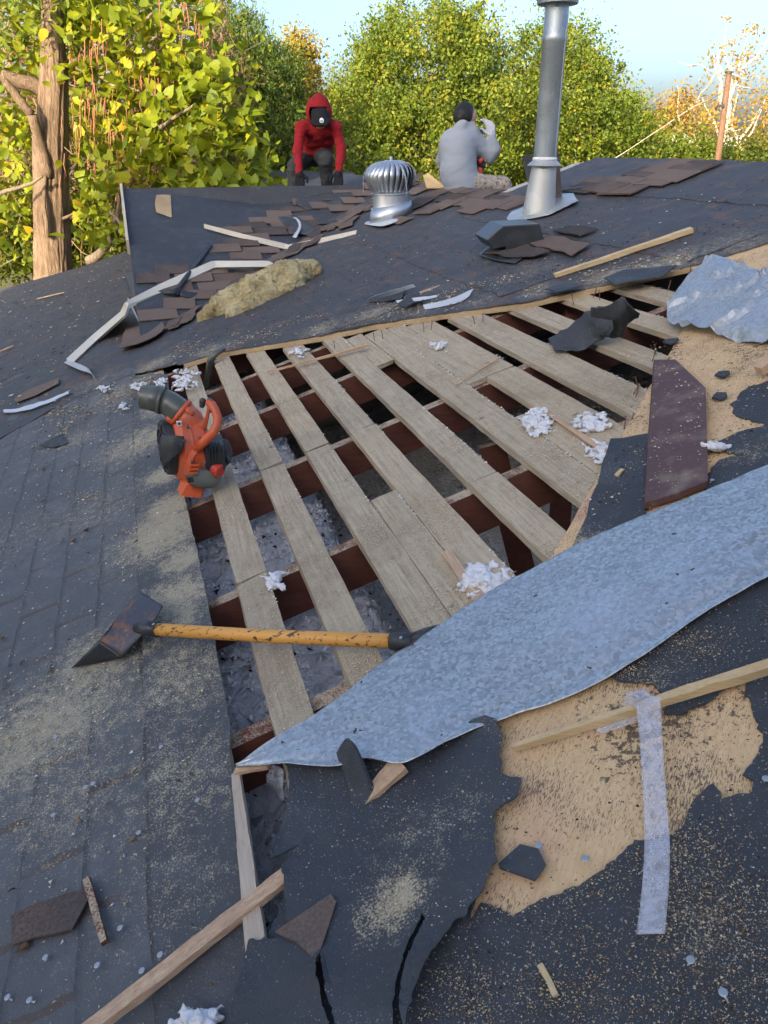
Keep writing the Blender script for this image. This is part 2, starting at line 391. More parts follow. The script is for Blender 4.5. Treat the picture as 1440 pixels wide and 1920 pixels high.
M['duct_dull'] = metal_mat('dull_steel', (0.45, 0.46, 0.44), (0.60, 0.60, 0.57), .45, .7, 10, .4)
M['alu'] = metal_mat('spun_aluminium', (0.52, 0.55, 0.58), (0.60, 0.63, 0.66), .33, .92, 10, .4, 0, .2)

def plain(name, c, rough=.6, metal=0.0, var=.25, bump=.15, scale=40, spec=.4, dirt=None, **k):
    b = NB(name); o = b.coord(); n = b.noise(o, scale, 4, .65); n2 = b.noise(o, scale * .2, 4)
    cc = b.mix(n, tuple(x * (1 - var) for x in c), tuple(min(1, x * (1 + var)) for x in c))
    if dirt: cc = b.mix(b.rng(n2, .5, .72, 0, dirt[1]), cc, dirt[0])
    b.bsdf(cc, rough, metal, normal=b.bump(n, bump, .004), spec=spec, **k); return b.m
M['blackmetal'] = plain('black_enamel', (0.022, 0.026, 0.032), .38, 0, .2, .05, 30, .5, ((0.12, 0.12, 0.12), .35))
M['orange'] = plain('orange_plastic', (0.62, 0.10, 0.032), .45, 0, .15, .08, 30, .5, ((0.30, 0.17, 0.10), .6))
M['redplastic'] = plain('red_plastic', (0.60, 0.06, 0.04), .4, 0, .1, .05, 30)
M['blackplastic'] = plain('black_plastic', (0.028, 0.030, 0.034), .5, 0, .2, .1, 60, .5, ((0.16, 0.15, 0.13), .4))
M['tank'] = plain('smoky_tank', (0.17, 0.19, 0.16), .35, 0, .15, .03, 10)
M['tubegrey'] = plain('scuffed_tube', (0.11, 0.115, 0.10), .33, 0.25, .3, .05, 14, .5, ((0.26, 0.25, 0.2), .5))
M['white'] = plain('white_label', (0.75, 0.75, 0.75), .5)
M['creammetal'] = plain('cream_coated_metal', (0.60, 0.56, 0.47), .45, 0, .07, .03, 10, .5, ((0.33, 0.27, 0.2), .3))
M['whitemetal'] = plain('white_coated_metal', (0.50, 0.54, 0.58), .4, 0, .07, .03, 10, .5, ((0.3, 0.3, 0.3), .3))
M['brownpaint'] = plain('brown_painted_board', (0.100, 0.050, 0.045), .6, 0, .2, .1, 60, .4, ((0.40, 0.33, 0.24), .35))
M['fluff'] = plain('blown_fluff', (0.70, 0.70, 0.71), .95, 0, .1, .6, 140, .1)
b = NB('loose_attic_fluff'); o = b.coord(); n = b.noise(o, 55, 5, .75); n2 = b.noise(o, 7, 5, .7); n3 = b.noise(o, 24, 4, .7)
c = b.mix(n, (0.80, 0.79, 0.79), (0.93, 0.92, 0.92)); c = b.mix(b.rng(n2, .56, .72, 0, .5), c, (0.42, 0.33, 0.27)); c = b.mix(b.rng(n3, .70, .75, 0, .8), c, (0.06, 0.045, 0.035)); b.bsdf(c, .95, normal=b.bump(b.math('ADD', b.math('ADD', n, n3), b.math('MULTIPLY', b.voro(o, 38, 'Distance'), -1.6)), 1.0, .016), spec=.1); M['fluff_dirty'] = b.m
b = NB('mineral_wool'); o = b.coord(); n = b.noise(o, 60, 5, .75); n2 = b.noise(o, 9, 4, .7); nz = b.n('ShaderNodeSeparateXYZ'); b.put(nz.inputs[0], b.n('ShaderNodeNewGeometry').outputs['Normal'])
c = b.mix(n, (0.26, 0.20, 0.09), (0.54, 0.44, 0.23)); c = b.mix(b.rng(n2, .42, .58, 0, .85), c, b.mix(n, (0.50, 0.42, 0.23), (0.74, 0.66, 0.43))); b.bsdf(c, .95, normal=b.bump(n, 1.0, .02), spec=.1); M['wool'] = b.m
M['woolpale'] = plain('torn_wool', (0.66, 0.57, 0.34), .95, 0, .2, .8, 90, .1)
M['pick'] = plain('black_pick_metal', (0.045, 0.05, 0.058), .5, .2, .3, .1, 40)
M['fill_tuft'] = plain('fill_tuft', (0.90, 0.89, 0.89), .95, 0, .05, .2, 60, .1)
M['nail'] = plain('nail_zinc', (0.42, 0.44, 0.46), .45, .7, .1, .0)
M['rust'] = plain('rusty_nail', (0.16, 0.08, 0.05), .8)
M['redcloth'] = plain('red_fleece', (0.25, 0.014, 0.019), .9, 0, .2, .25, 120, .2)
M['darkjean'] = plain('dark_work_trousers', (0.045, 0.048, 0.05), .9, 0, .3, .25, 120, .2, ((0.1, 0.1, 0.1), .3))
M['greycloth'] = plain('pale_grey_jersey', (0.29, 0.32, 0.37), .9, 0, .06, .2, 120, .2)
b = NB('camouflage_trousers'); o = b.coord(); n = b.noise(o, 34, 3, .6); c = b.ramp(n, [(0, (0.42, 0.36, 0.30)), (.45, (0.36, 0.31, 0.26)), (.55, (0.24, 0.20, 0.17)), (.63, (0.05, 0.045, 0.04))], 'CONSTANT'); b.bsdf(c, .9, spec=.2); M['camo'] = b.m
M['skin'] = plain('skin', (0.42, 0.235, 0.16), .55, 0, .08, .05, 60)
M['hair'] = plain('black_hair', (0.012, 0.011, 0.011), .6, 0, .4, .5, 200)
M['blackcloth'] = plain('black_knit', (0.014, 0.015, 0.018), .85, 0, .3, .3, 150, .2)
M['greyglove'] = plain('grey_glove', (0.42, 0.43, 0.47), .9, 0, .2, .2, 150, .2)
b = NB('yellow_handle'); o = b.coord(); n = b.noise(b.mapping(b.mapping(o, rot=AXR), scale=(1, 3, 3)), 26, 4, .7); n2 = b.noise(o, 2.2, 2)
c = b.mix(b.rng(b.math('ADD', n, b.math('MULTIPLY', n2, .25)), .72, .735), b.mix(n2, (0.72, 0.30, 0.045), (0.78, 0.40, 0.10)), (0.10, 0.05, 0.025)); b.bsdf(c, .45); M['yellow'] = b.m
b = NB('worn_blade'); o = b.coord(); n = b.noise(o, 22, 5, .75); n2 = b.noise(o, 90, 3)
c = b.mix(b.rng(n, .52, .6), b.mix(n2, (0.05, 0.053, 0.065), (0.10, 0.10, 0.12)), (0.20, 0.10, 0.07)); c = b.mix(b.rng(n2, .70, .74), c, (.5, .5, .5)); b.bsdf(c, .5, .3); M['blade'] = b.m
b = NB('clear_tape'); o = b.coord(); n = b.noise(o, 60, 3); bs = b.n('ShaderNodeBsdfPrincipled'); bs.inputs['Base Color'].default_value = (.82, .84, .92, 1); bs.inputs['Roughness'].default_value = .18
b.put(bs.inputs['Normal'], b.bump(n, .25, .003)); tr = b.n('ShaderNodeBsdfTransparent'); mx = b.n('ShaderNodeMixShader'); b.put(mx.inputs[0], b.rng(n, .3, .75, .16, .40)); b.t.links.new(tr.outputs[0], mx.inputs[1]); b.t.links.new(bs.outputs[0], mx.inputs[2]); b.t.links.new(mx.outputs[0], b.out.inputs[0]); M['tape'] = b.m

def bark_mat(name, c1, c2, st=(7, 7, 1), scale=5):
    b = NB(name); o = b.coord(); m = b.mapping(o, scale=st); n = b.noise(m, scale, 6, .7, .8); n2 = b.noise(o, 3, 3)
    c = b.mix(b.rng(n, .3, .7), c1, c2); c = b.mix(b.rng(n2, .5, .7, 0, .4), c, tuple(x * .6 for x in c1)); b.bsdf(c, .9, normal=b.bump(n, .9, .05), spec=.2); return b.m
M['bark'] = bark_mat('stringy_bark', (0.085, 0.055, 0.038), (0.40, 0.285, 0.195), (11, 11, .8))
M['bark_grey'] = bark_mat('grey_bark', (0.20, 0.155, 0.11), (0.36, 0.29, 0.21))
M['bark_white'] = bark_mat('white_bark', (0.45, 0.39, 0.32), (0.72, 0.68, 0.60))
M['pole'] = bark_mat('pole_timber', (0.15, 0.085, 0.055), (0.26, 0.155, 0.10), (10, 10, .5))
def leaf_mat(name, stops, trans=.35, rough=.55):
    b = NB(name); t = b.attr('tint'); o = b.coord(); c = b.ramp(t, stops); c = b.mix(b.rng(b.noise(o, 1.1, 3), .4, .65, 0, .35), c, stops[0][1])
    d = b.n('ShaderNodeBsdfPrincipled'); b.put(d.inputs['Base Color'], c); d.inputs['Roughness'].default_value = rough; d.inputs['Specular IOR Level'].default_value = .3
    tr = b.n('ShaderNodeBsdfTranslucent'); b.put(tr.inputs[0], b.mix(.35, c, (.40, .42, .03))); mx = b.n('ShaderNodeMixShader'); mx.inputs[0].default_value = trans
    b.t.links.new(d.outputs[0], mx.inputs[1]); b.t.links.new(tr.outputs[0], mx.inputs[2]); b.t.links.new(mx.outputs[0], b.out.inputs[0]); return b.m
M['leaf_big'] = leaf_mat('catalpa_leaf', [(0, (0.10, 0.15, 0.012)), (.5, (0.24, 0.29, 0.015)), (.85, (0.36, 0.36, 0.02)), (1, (0.46, 0.30, 0.02))], .4)
M['leaf_oak'] = leaf_mat('oak_leaf', [(0, (0.05, 0.092, 0.014)), (.5, (0.135, 0.195, 0.02)), (.9, (0.26, 0.275, 0.025)), (1, (0.34, 0.26, 0.035))])
M['leaf_cedar'] = leaf_mat('juniper_spray', [(0, (0.055, 0.10, 0.018)), (.7, (0.14, 0.20, 0.03)), (1, (0.26, 0.27, 0.04))], .2)
M['leaf_gold'] = leaf_mat('golden_leaf', [(0, (0.20, 0.19, 0.03)), (.5, (0.38, 0.27, 0.04)), (1, (0.42, 0.20, 0.05))])
M['leaf_syc'] = leaf_mat('sycamore_leaf', [(0, (0.19, 0.18, 0.03)), (.4, (0.40, 0.25, 0.05)), (.8, (0.46, 0.22, 0.07)), (1, (0.5, 0.30, 0.2))])
M['leaf_thick'] = leaf_mat('thicket_leaf', [(0, (0.10, 0.10, 0.02)), (.45, (0.20, 0.20, 0.03)), (.75, (0.30, 0.22, 0.06)), (1, (0.30, 0.15, 0.07))])
M['leaf_dark'] = leaf_mat('shrub_leaf', [(0, (0.05, 0.08, 0.015)), (.6, (0.12, 0.15, 0.02)), (1, (0.24, 0.23, 0.03))])
M['twig'] = plain('dry_twig', (0.24, 0.15, 0.09), .9); M['pod'] = plain('seed_pod', (0.30, 0.13, 0.065), .8, 0, .3)
b = NB('garden_ground'); o = b.coord(); n = b.noise(o, .8, 6); c = b.mix(n, (0.05, 0.06, 0.02), (0.16, 0.12, 0.06)); b.bsdf(c, .95); M['ground'] = b.m
b = NB('lap_siding'); o = b.coord(); sp = b.n('ShaderNodeSeparateXYZ'); b.put(sp.inputs[0], o); b.bsdf((0.45, 0.42, 0.38), .8, normal=b.bump(b.math('FRACT', b.math('MULTIPLY', sp.outputs[2], 5)), .6, .02)); M['siding'] = b.m

# ================================================================== THE SETTING
ground = meshobj('ground', [(-400, -300, 0), (400, -300, 0), (400, 700, 0), (-400, 700, 0)], [(0, 1, 2, 3)], M['ground']); tag(ground, kind='structure')
roof = empty('roof', (0, 0, CZ - 1.3)); tag(roof, 'shallow roof being stripped, black felt round an opening', kind='structure')

def B(*l): return [(*au(x, y), r, s) for x, y, r, s in l]
# deck left of the opening: two runs of felt, the upper lapped over the lower
SEAM = au(265, 700)[1] * .4 + au(262, 1900)[1] * .6
u_edge = 0.062
left_blobs = B((90, 1360, .24, .85), (190, 1240, .18, .85), (130, 1500, .2, .5), (300, 1010, .2, .9), (335, 1130, .13, .8), (250, 840, .22, .7), (140, 830, .16, .55), (330, 1290, .22, .5), (310, 1480, .22, .42),
               (60, 1000, .3, .32), (300, 1680, .2, .28), (330, 760, .2, .8), (180, 960, .3, .4), (30, 1420, .2, .8), (230, 740, .25, .6), (310, 900, .1, .95), (320, 960, .12, .95), (300, 820, .08, .9), (345, 1060, .09, .9), (330, 1180, .1, .7))
farline = PX((0, 828), (100, 772), (250, 706), (345, 690), (420, 668), (520, 652), (600, 640), (700, 618), (870, 592), (975, 580), (1100, 552), (1200, 530), (1290, 510), (1440, 466))
holeleft = [(4.36, u_edge + .02), (3.6, .058), (2.64, .058), (1.92, .072), (1.4, .07), au(437, 1440), au(452, 1560), au(466, 1660)]
lowleft = PX((484, 1790), (492, 1960))
bounds = [(-1.6, .05), (-1.6, -2.6)]
polyA = [(p[0], min(p[1], SEAM - .001)) for p in []]
wl = lambda a, u: .006 * fbm(a, u, 3, 2.2, 3) + .0025 * fbm(a, u, 1, 11, 2)
near_end = [(-1.6, -.0)]
lower = [(-1.6, SEAM + .012), (4.9, SEAM + .012), (6.2, -.6), (7.2, -1.6), (8.0, -2.6), (-1.6, -2.6)]
sheet('plywood_sheet', [(-1.6, .03), (.5, .03)] + [(a_, u_ - .004) for a_, u_ in holeleft[::-1]] + [(4.6, .05), (4.6, -2.6), (-1.6, -2.6)], .001, .0095, M['plyedge'], roof, res=.5)
sheet('felt_sheet', lower, .013, .003, M['felt_left'], roof, res=.05, warp=wl, blobs=left_blobs, jag=.004, lim=((-.3, -1.5), (6.4, 1)))
upper = [(-1.6, SEAM), (2.0, SEAM - .004), (2.05, SEAM - .012), (2.5, SEAM - .006), (4.62, SEAM)] + [(4.55, -.02)] + [(a, u - .004) for a, u in holeleft] + lowleft + [(-1.6, .12)]
sheet('felt_sheet', upper, .0215, .006, M['felt_strip'], roof, res=.04, warp=lambda a, u: wl(a, u) + .006 * max(0, 1 - abs(u - SEAM) / .03) * (fbm(a, 0, 2, 1.3, 2) + .5), blobs=left_blobs, jag=.003, lim=((-.3, -1.5), (6.4, 1)))

# far deck: plywood laid over the old boards, felt on top of it
RIDGE_U, LOW_U = 3.42, 2.69
far_poly = farline + [(2.2, 2.75), (1.6, RIDGE_U), (5.66, RIDGE_U), (5.66, LOW_U), (9.4, LOW_U), (11.2, LOW_U)] + PX((250, 470), (140, 507), (0, 545)) + [(12.4, -2.6), (6.4, -2.6), (5.6, -1.2)]
far_blobs = B((600, 628, .12, .75), (700, 600, .13, .8), (800, 590, .12, .55), (900, 575, .10, .6), (1010, 560, .1, .7), (1150, 528, .14, .85), (1250, 505, .15, .8), (400, 665, .15, .7), (290, 690, .15, .75), (1000, 520, .25, .35), (180, 720, .2, .5), (1380, 470, .2, .5), (830, 545, .15, .35))
far_ply = [(p[0] - .012, p[1]) for p in farline[3:13]] + [(3.1, 2.25), (5.0, 2.3), (5.5, .4)]
sheet('plywood_sheet', far_ply, .021, .021, M['plyedge'], roof, res=.4, jag=.004)
sag = lambda a, u: -.011 * float(sstep(.35, -.1, u)) + .010 * fbm(a, u, 5, 1.6, 3) * (.4 + .6 * float(sstep(-.3, .5, u))) + .003 * fbm(a, u, 1, 9, 2)
sheet('felt_sheet', far_poly, .029, .006, M['felt_far'], roof, res=.09, warp=sag, blobs=far_blobs, jag=.012)
# lapped felt courses on the far deck (their edges show as long lines)
for i, (u0, u1, a0, a1) in enumerate([(.95, 1.02, 3.9, 6.6), (1.62, 1.70, 3.4, 6.3), (2.25, 2.33, 2.9, 5.4), (2.85, 2.95, 2.6, 5.3)]):
    sheet('felt_lap', [(a0, u0), (a1, u0 - .02), (a1 + .1, u1 + .25), (a0 - .05, u1 + .25)], .0335, .004, M['felt_far'], roof, res=.09, warp=sag, blobs=far_blobs, jag=.012, kindseed=i * 3.1)
# back slopes beyond the two ridges, the step between them and the cross gable
zr = CZ - 1.19 + SL * RIDGE_U; zl = CZ - 1.19 + SL * LOW_U
def slab(name, pts, mat, t=.03):
    V = [np.array(p) for p in pts]; n = len(V)
    return meshobj(name, V + [v - np.array([0, 0, t]) for v in V], [tuple(range(n)), tuple(range(2 * n - 1, n - 1, -1))] + [(i, i + n, (i + 1) % n + n, (i + 1) % n) for i in range(n)], mat, roof)
def W(a, u, z): x, y = XY(a, u); return (x, y, z)
slab('felt_sheet', [W(-1.6, RIDGE_U, zr + .02), W(5.66, RIDGE_U, zr + .02), W(5.66, 7.5, zr - 1.3), W(-1.6, 7.5, zr - 1.3)], M['felt_far'])
slab('felt_sheet', [W(5.66, LOW_U, zl + .02), W(11.2, LOW_U, zl + .02), W(11.2, 6.5, zl - 1.2), W(5.66, 6.5, zl - 1.2)], M['felt_far'])
slab('gable_infill', [W(5.655, LOW_U - .1, zl - .05), W(5.655, RIDGE_U, zr + .0), W(5.655, 4.1, zl - .05)], M['siding'], .02)
# cross gable
GA0, GU0, GD = 5.39, -.05, 2.63
gz0 = CZ - 1.19 + SL * GU0
def gz(a, u):
    d = a - GA0
    f = gz0 + SL * (d if d <= GD else 2 * GD - d)
    k = max(0, 1 - abs(d - GD) / GD)
    return f - .135 * k * math.exp(-((u - 1.3) / .8) ** 2)
gp = [(GA0 - .1, GU0), (GA0 + GD, GU0), (GA0 + GD, GU0 + GD + .12), (GA0 + GD * .5, GU0 + GD * .5 + .06)]
sheet('felt_sheet', gp, .035, .02, M['felt_black'], roof, res=.12, zfun=gz, warp=lambda a, u: .006 * fbm(a, u, 8, 2, 3))
sheet('felt_sheet', [(GA0 + GD, GU0), (GA0 + 2 * GD, GU0), (GA0 + GD, GU0 + GD + .1)], .035, .02, M['felt_black'], roof, res=.2, zfun=gz)
rk = [np.array(W(a, GU0 - .012, gz(a, GU0) + .02)) for a in np.linspace(GA0 + GD, GA0 + 1.45, 8)]
o = bar('rake_board', rk, .022, .12, M['paintedwood'], roof, ref=(0, 0, 1))
slab('gable_infill', [W(GA0, GU0 + .03, gz0), W(GA0 + GD, GU0 + .03, gz0 + SL * GD - .05), W(GA0 + 2 * GD, GU0 + .03, gz0)], M['siding'], .02)
# further wing of the same house behind the crouching person
slab('wing_roof', [up(440, 400, 12.0), up(470, 318, 17.5), up(660, 322, 17.5), up(760, 400, 12.0)], M['felt_far'])
slab('plywood_sheet', [up(520, 382, 11.9) + np.array([0, 0, .04]), up(590, 342, 14.2) + np.array([0, 0, .04]), up(668, 350, 14.0) + np.array([0, 0, .04]), up(690, 385, 11.9) + np.array([0, 0, .04])], M['ply'])

# ------------------------------------------------------------------ opening: rafters, boards, attic below
def board(name, a0, a1, u0, u1, top, thick, mat, seedv, cut=0.0, bow=0.004, ragged=.002):
    bm = bmesh.new(); n = max(4, int((a1 - a0) / .05)); rings = []
    for i in range(n + 1):
        t = i / n; a = a0 + (a1 - a0) * t
        j = lambda k: ragged * fbm(a, k * 3.7, seedv, 9, 4)
        da = (cut * (1 if i == n else 0))
        r = []
        for (uu, zz, k, ca) in ((u0, top, 1, 0), (u1, top, 2, da), (u1, top - thick, 3, da), (u0, top - thick, 4, 0)):
            x, y = XY(a + ca + (random.uniform(-.004, .004) if i in (0, n) else 0), uu + j(k) * 1.3); r.append(bm.verts.new((x, y, H(x, y) * 0 + CZ - 1.19 + SL * uu + zz + bow * fbm(a, seedv, 0, 1.1, 2) + j(k + 5) * .4)))
        rings.append(r)
    for A_, B_ in zip(rings, rings[1:]):
        for k in range(4): bm.faces.new((A_[k], A_[(k + 1) % 4], B_[(k + 1) % 4], B_[k]))
    bm.faces.new(rings[0]); bm.faces.new(rings[-1][::-1]); bmesh.ops.recalc_face_normals(bm, faces=bm.faces)
    return bmobj(name, bm, mat, roof)
for i, a in enumerate((.22, .80, 1.345, 1.925, 2.635, 3.30, 3.87, 4.5, 5.1)):
    board('rafter', a, a + .042, -1.9 if a < 4 else 0, 3.3, -.021, .145, M['rafter'], i * 2.3)
# u0, u1, list of (a_near, a_far)
BO = [(-.035, .06, [(.4, 4.7)]), (.155, .243, [(.9, 1.95), (1.96, 4.42)]), (.335, .421, [(1.05, 2.655), (2.663, 4.36)]), (.51, .599, [(1.15, 2.655), (2.663, 4.27)]),
      (.601, .683, [(1.1, 2.10)]), (.686, .779, [(1.2, 2.655), (2.663, 4.1)]), (.868, .957, [(1.2, 1.955), (1.961, 3.95)]), (.962, 1.040, [(3.25, 3.8)]),
      (1.046, 1.148, [(1.45, 3.75)]), (1.150, 1.226, [(1.6, 2.246), (2.655, 3.7)]), (1.229, 1.340, [(1.7, 2.655), (2.66, 3.62)]), (1.395, 1.516, [(1.86, 3.5)]), (1.610, 1.696, [(2.0, 3.42)]), (1.80, 1.888, [(2.1, 3.3)]), (1.985, 2.07, [(2.2, 3.2)])]
ld = np.array([.5082, .8613]); la, lu = AUof(*ld); l0a, l0u = AUof(*L0)
aL = lambda u: l0a + (u - l0u) / lu * la                     # where a board meets the valley line
BO = [(u0, u1, [((max(a0 if u0 < .3 or a0 > 2.4 else aL((u0 + u1) / 2) - .07, .85) if k_ == 0 else a0), a1) for k_, (a0, a1) in enumerate(sg)]) for u0, u1, sg in BO]
k = 0
for u0, u1, segs in BO:
    for a0, a1 in segs:
        k += 1; board('sheathing_board', a0, a1, u0, u1, 0.0 + random.uniform(-.002, .002), .020, M['board'], k * 1.7, cut=random.uniform(-.02, .02) if a1 < 3 else 0)
# attic floor with loose fill, a few joists and enclosing walls
zat = CZ - 1.36
ga = np.concatenate([np.arange(-1.5, .7, .15), np.arange(.7, 4.5, .026), np.arange(4.5, 6, .15)]); gu = np.concatenate([np.arange(-1.9, -.2, .12), np.arange(-.2, 1.7, .026), np.arange(1.7, 3.5, .12)]); V = []
def zatt(x, y):
    u = AUof(x, y)[1]
    b1 = 1 - 2 * abs(noise.noise(Vector((x * 9, y * 9, 1)))); b2 = 1 - 2 * abs(noise.noise(Vector((x * 23, y * 23, 4))))
    z = CZ - 1.19 + SL * u - .245 + .04 * b1 + .022 * b2 + .014 * fbm(x, y, 2, 40, 3) - 1.1 * float(sstep(.52, .85, u))
    return min(z, CZ - 1.19 + SL * u - .172)
for a in ga:
    for u in gu:
        x, y = XY(a, u); V.append((x, y, zatt(x, y)))
nu_ = len(gu); Fc = [(i * nu_ + j, i * nu_ + j + 1, (i + 1) * nu_ + j + 1, (i + 1) * nu_ + j) for i in range(len(ga) - 1) for j in range(nu_ - 1)]
o = meshobj('attic_fill', V, Fc, M['fluff_dirty'], None, True); tag(o, 'loose dirty white attic insulation seen down between the rafters', 'insulation', kind='stuff')
bar('attic_brace', [onroof(2.35, 1.12, -.12), onroof(2.2, 1.35, -1.1)], .09, .04, M['rafter'], roof, ref=(0, 1, 0))
bar('attic_brace', [onroof(3.2, 1.9, -.1), onroof(2.6, 1.6, -1.2)], .09, .04, M['rafter'], roof, ref=(0, 1, 0))
bm = bmesh.new()
for (p, q) in (((-1.55, -2.4), (-1.55, 3.45)), ((-1.55, 3.45), (5.95, 3.45)), ((5.95, 3.45), (5.95, -2.4)), ((5.95, -2.4), (-1.55, -2.4))):
    zt = lambda s: CZ - 1.19 + SL * s[1] - .02
    vs4 = [bm.verts.new(W(p[0], p[1], .0)), bm.verts.new(W(q[0], q[1], .0)), bm.verts.new(W(q[0], q[1], zt(q))), bm.verts.new(W(p[0], p[1], zt(p)))]; bm.faces.new(vs4)
o = bmobj('house_wall', bm, M['siding']); solid(o, .1); tag(o, 'lap sided house wall under the stripped roof', 'house')

# ------------------------------------------------------------------ deck on the near side of the valley line
Lp = lambda t, d=0.0: AUof(*(L0 + np.array([.5082, .8613]) * t + LN * d))
near_ply = [Lp(-2.2), Lp(2.70), au(1285, 500), au(1440, 445), (2.9, 3.3), (-1.6, 3.3)]
sheet('plywood_sheet', near_ply, .018, .016, M['ply'], roof, res=.10, jag=.003)
wn_ = lambda a, u: .004 * fbm(a, u, 13, 5, 3) + .0015 * fbm(a, u, 3, 25, 2) + .002
nb = B((950, 1690, .03, .35), (1250, 1650, .05, .3), (1300, 1760, .06, .3), (1230, 1290, .05, .4), (1400, 860, .08, .35))
# large felt right and below the scraped plywood patch
F2 = PX((1580, 985), (1440, 1076), (1330, 1140), (1240, 1202), (1180, 1244), (1142, 1266), (1133, 1285), (1160, 1300), (1215, 1302), (1240, 1325), (1240, 1360), (1275, 1362), (1320, 1340), (1345, 1318), (1395, 1290), (1400, 1330), (1425, 1402), (1405, 1450), (1385, 1480), (1405, 1490),
        (1404, 1510), (1343, 1528), (1330, 1496), (1300, 1518), (1275, 1572), (1256, 1590), (1185, 1596), (1140, 1640), (1088, 1680), (1040, 1700), (1000, 1715), (960, 1740), (900, 1712), (880, 1760), (845, 1768), (760, 1800)) + PX((690, 1990), (1700, 1990), (1700, 1100))
sheet('felt_sheet', F2, .022, .003, M['felt_near'], roof, res=.028, jag=.004, warp=wn_, blobs=nb, step=.006, curl=.008)
# felt left on the plywood beside the brown board and at the upper right
sheet('felt_sheet', PX((1143, 835), (1212, 826), (1210, 985), (1120, 1030), (1050, 1085), (1090, 1000)), .022, .003, M['felt_near'], roof, res=.03, jag=.004, warp=wn_, blobs=B((1090, 1030, .05, .7)))
sheet('felt_sheet', PX((1318, 935), (1322, 905), (1345, 880), (1400, 870), (1345, 862), (1338, 845), (1380, 828), (1440, 812), (1375, 790), (1366, 772), (1400, 740), (1460, 722), (1700, 720), (1700, 1050), (1440, 1000), (1330, 1000)), .022, .003, M['felt_near'], roof, res=.04, jag=.008, warp=wn_, blobs=nb, step=.010)
sheet('felt_sheet', PX((1380, 640), (1440, 652), (1500, 660), (1500, 610), (1400, 610)), .024, .003, M['felt_near'], roof, res=.05, jag=.006, warp=wn_)
# torn sheets at the bottom of the opening
base_felt = PX((500, 1775), (545, 1660), (700, 1530), (900, 1500), (915, 1560), (912, 1650), (880, 1740), (880, 1790), (880, 1990), (425, 1990), (450, 1880), (468, 1802))
sheet('felt_sheet', base_felt, .024, .003, M['felt_black'], roof, res=.04, jag=.008, warp=wn_, step=.010)

# ------------------------------------------------------------------ unseen house shape added behind the viewer to block sun from the roof
tv = np.array([-SUN.x, -SUN.y]); tv /= np.linalg.norm(tv); pv = np.array([tv[1], -tv[0]])
def TP(s, p, z): q = tv * s + pv * p; return (q[0], q[1], z)
HTOP = 5.15 + (float(tv @ np.array([-.75, 8.9])) + 13) * math.tan(el)
hs = empty('added_shade_house', TP(-16, 3, 0)); tag(hs, 'unseen house shape added behind the viewer to shade the roof', 'house')
P0, P1_ = -9.2, 17.0
meshobj('wall', [TP(-10, P0, 0), TP(-10, P1_, 0), TP(-16, P1_, 0), TP(-16, P0, 0), TP(-10, P0, HTOP - 2.2), TP(-10, P1_, HTOP - 2.2), TP(-16, P1_, HTOP - 2.2), TP(-16, P0, HTOP - 2.2), TP(-13, P0, HTOP - .1), TP(-13, P1_, HTOP - .1)],
        [(0, 1, 5, 4), (1, 2, 6, 9, 5), (2, 3, 7, 6), (3, 0, 4, 8, 7)], M['siding'], hs)
for sg, s0 in ((1, -9.6), (-1, -16.4)):
    o = meshobj('shade_house_slope', [TP(s0, P0 - .2, HTOP - 2.5), TP(s0, P1_ + .3, HTOP - 2.5), TP(-13, P1_ + .3, HTOP), TP(-13, P0 - .2, HTOP)], [(0, 1, 2, 3)], M['shingle'], hs); solid(o, .08, -1)
# ------------------------------------------------------------------ trees
HEART = ([(0, .36, 0), (0, -.56, -.06), (.20, .50, .07), (.42, .32, .10), (.40, .02, .09), (.20, -.30, .04), (-.20, .50, .07), (-.42, .32, .10), (-.40, .02, .09), (-.20, -.30, .04)], [(0, 1, 5, 4, 3, 2), (0, 6, 7, 8, 9, 1)])
QUAD = ([(0, -.5, 0), (.28, 0, .05), (0, .5, 0), (-.28, 0, .05)], [(0, 1, 2, 3)])
NEEDLE = ([(0, -.5, 0), (.14, 0, .0), (0, .5, 0), (-.14, 0, .0)], [(0, 1, 2, 3)])
def leaves(name, C, size, tmpl, mat, parent, bias=(0, 0, 0), tint=None, hang=0.0):
    C = np.asarray(C); N = len(C); T = np.array(tmpl[0], dtype=float); k = len(T)
    nrm = rng.normal(size=(N, 3)); nrm /= np.linalg.norm(nrm, axis=1)[:, None]; nrm = nrm + np.array(bias); nrm /= np.linalg.norm(nrm, axis=1)[:, None]
    ax = rng.normal(size=(N, 3)) + np.array([0, 0, hang]); ax -= nrm * (ax * nrm).sum(1)[:, None]; ax /= np.linalg.norm(ax, axis=1)[:, None] + 1e-9
    bx = np.cross(nrm, ax); sz = (size * rng.uniform(.5, 1.35, N))[:, None, None]
    Vt = C[:, None, :] + sz * (T[None, :, 0, None] * bx[:, None, :] + T[None, :, 1, None] * ax[:, None, :] + T[None, :, 2, None] * nrm[:, None, :])
    me = bpy.data.meshes.new(name); me.vertices.add(N * k); me.vertices.foreach_set('co', Vt.astype(np.float32).ravel())
    fl = [len(f) for f in tmpl[1]]; idx = np.concatenate([np.array(f) for f in tmpl[1]]); nl = len(idx)
    me.loops.add(N * nl); me.loops.foreach_set('vertex_index', (idx[None, :] + (np.arange(N) * k)[:, None]).astype(np.int32).ravel())
    me.polygons.add(N * len(fl)); st = np.cumsum([0] + fl[:-1]); me.polygons.foreach_set('loop_start', (st[None, :] + (np.arange(N) * nl)[:, None]).astype(np.int32).ravel())
    me.update(calc_edges=True)
    t = rng.beta(2.2, 2.2, N) if tint is None else np.asarray(tint)
    at = me.attributes.new('tint', 'FLOAT', 'POINT'); at.data.foreach_set('value', np.repeat(t, k).astype(np.float32))
    return link(name, me, mat, parent)
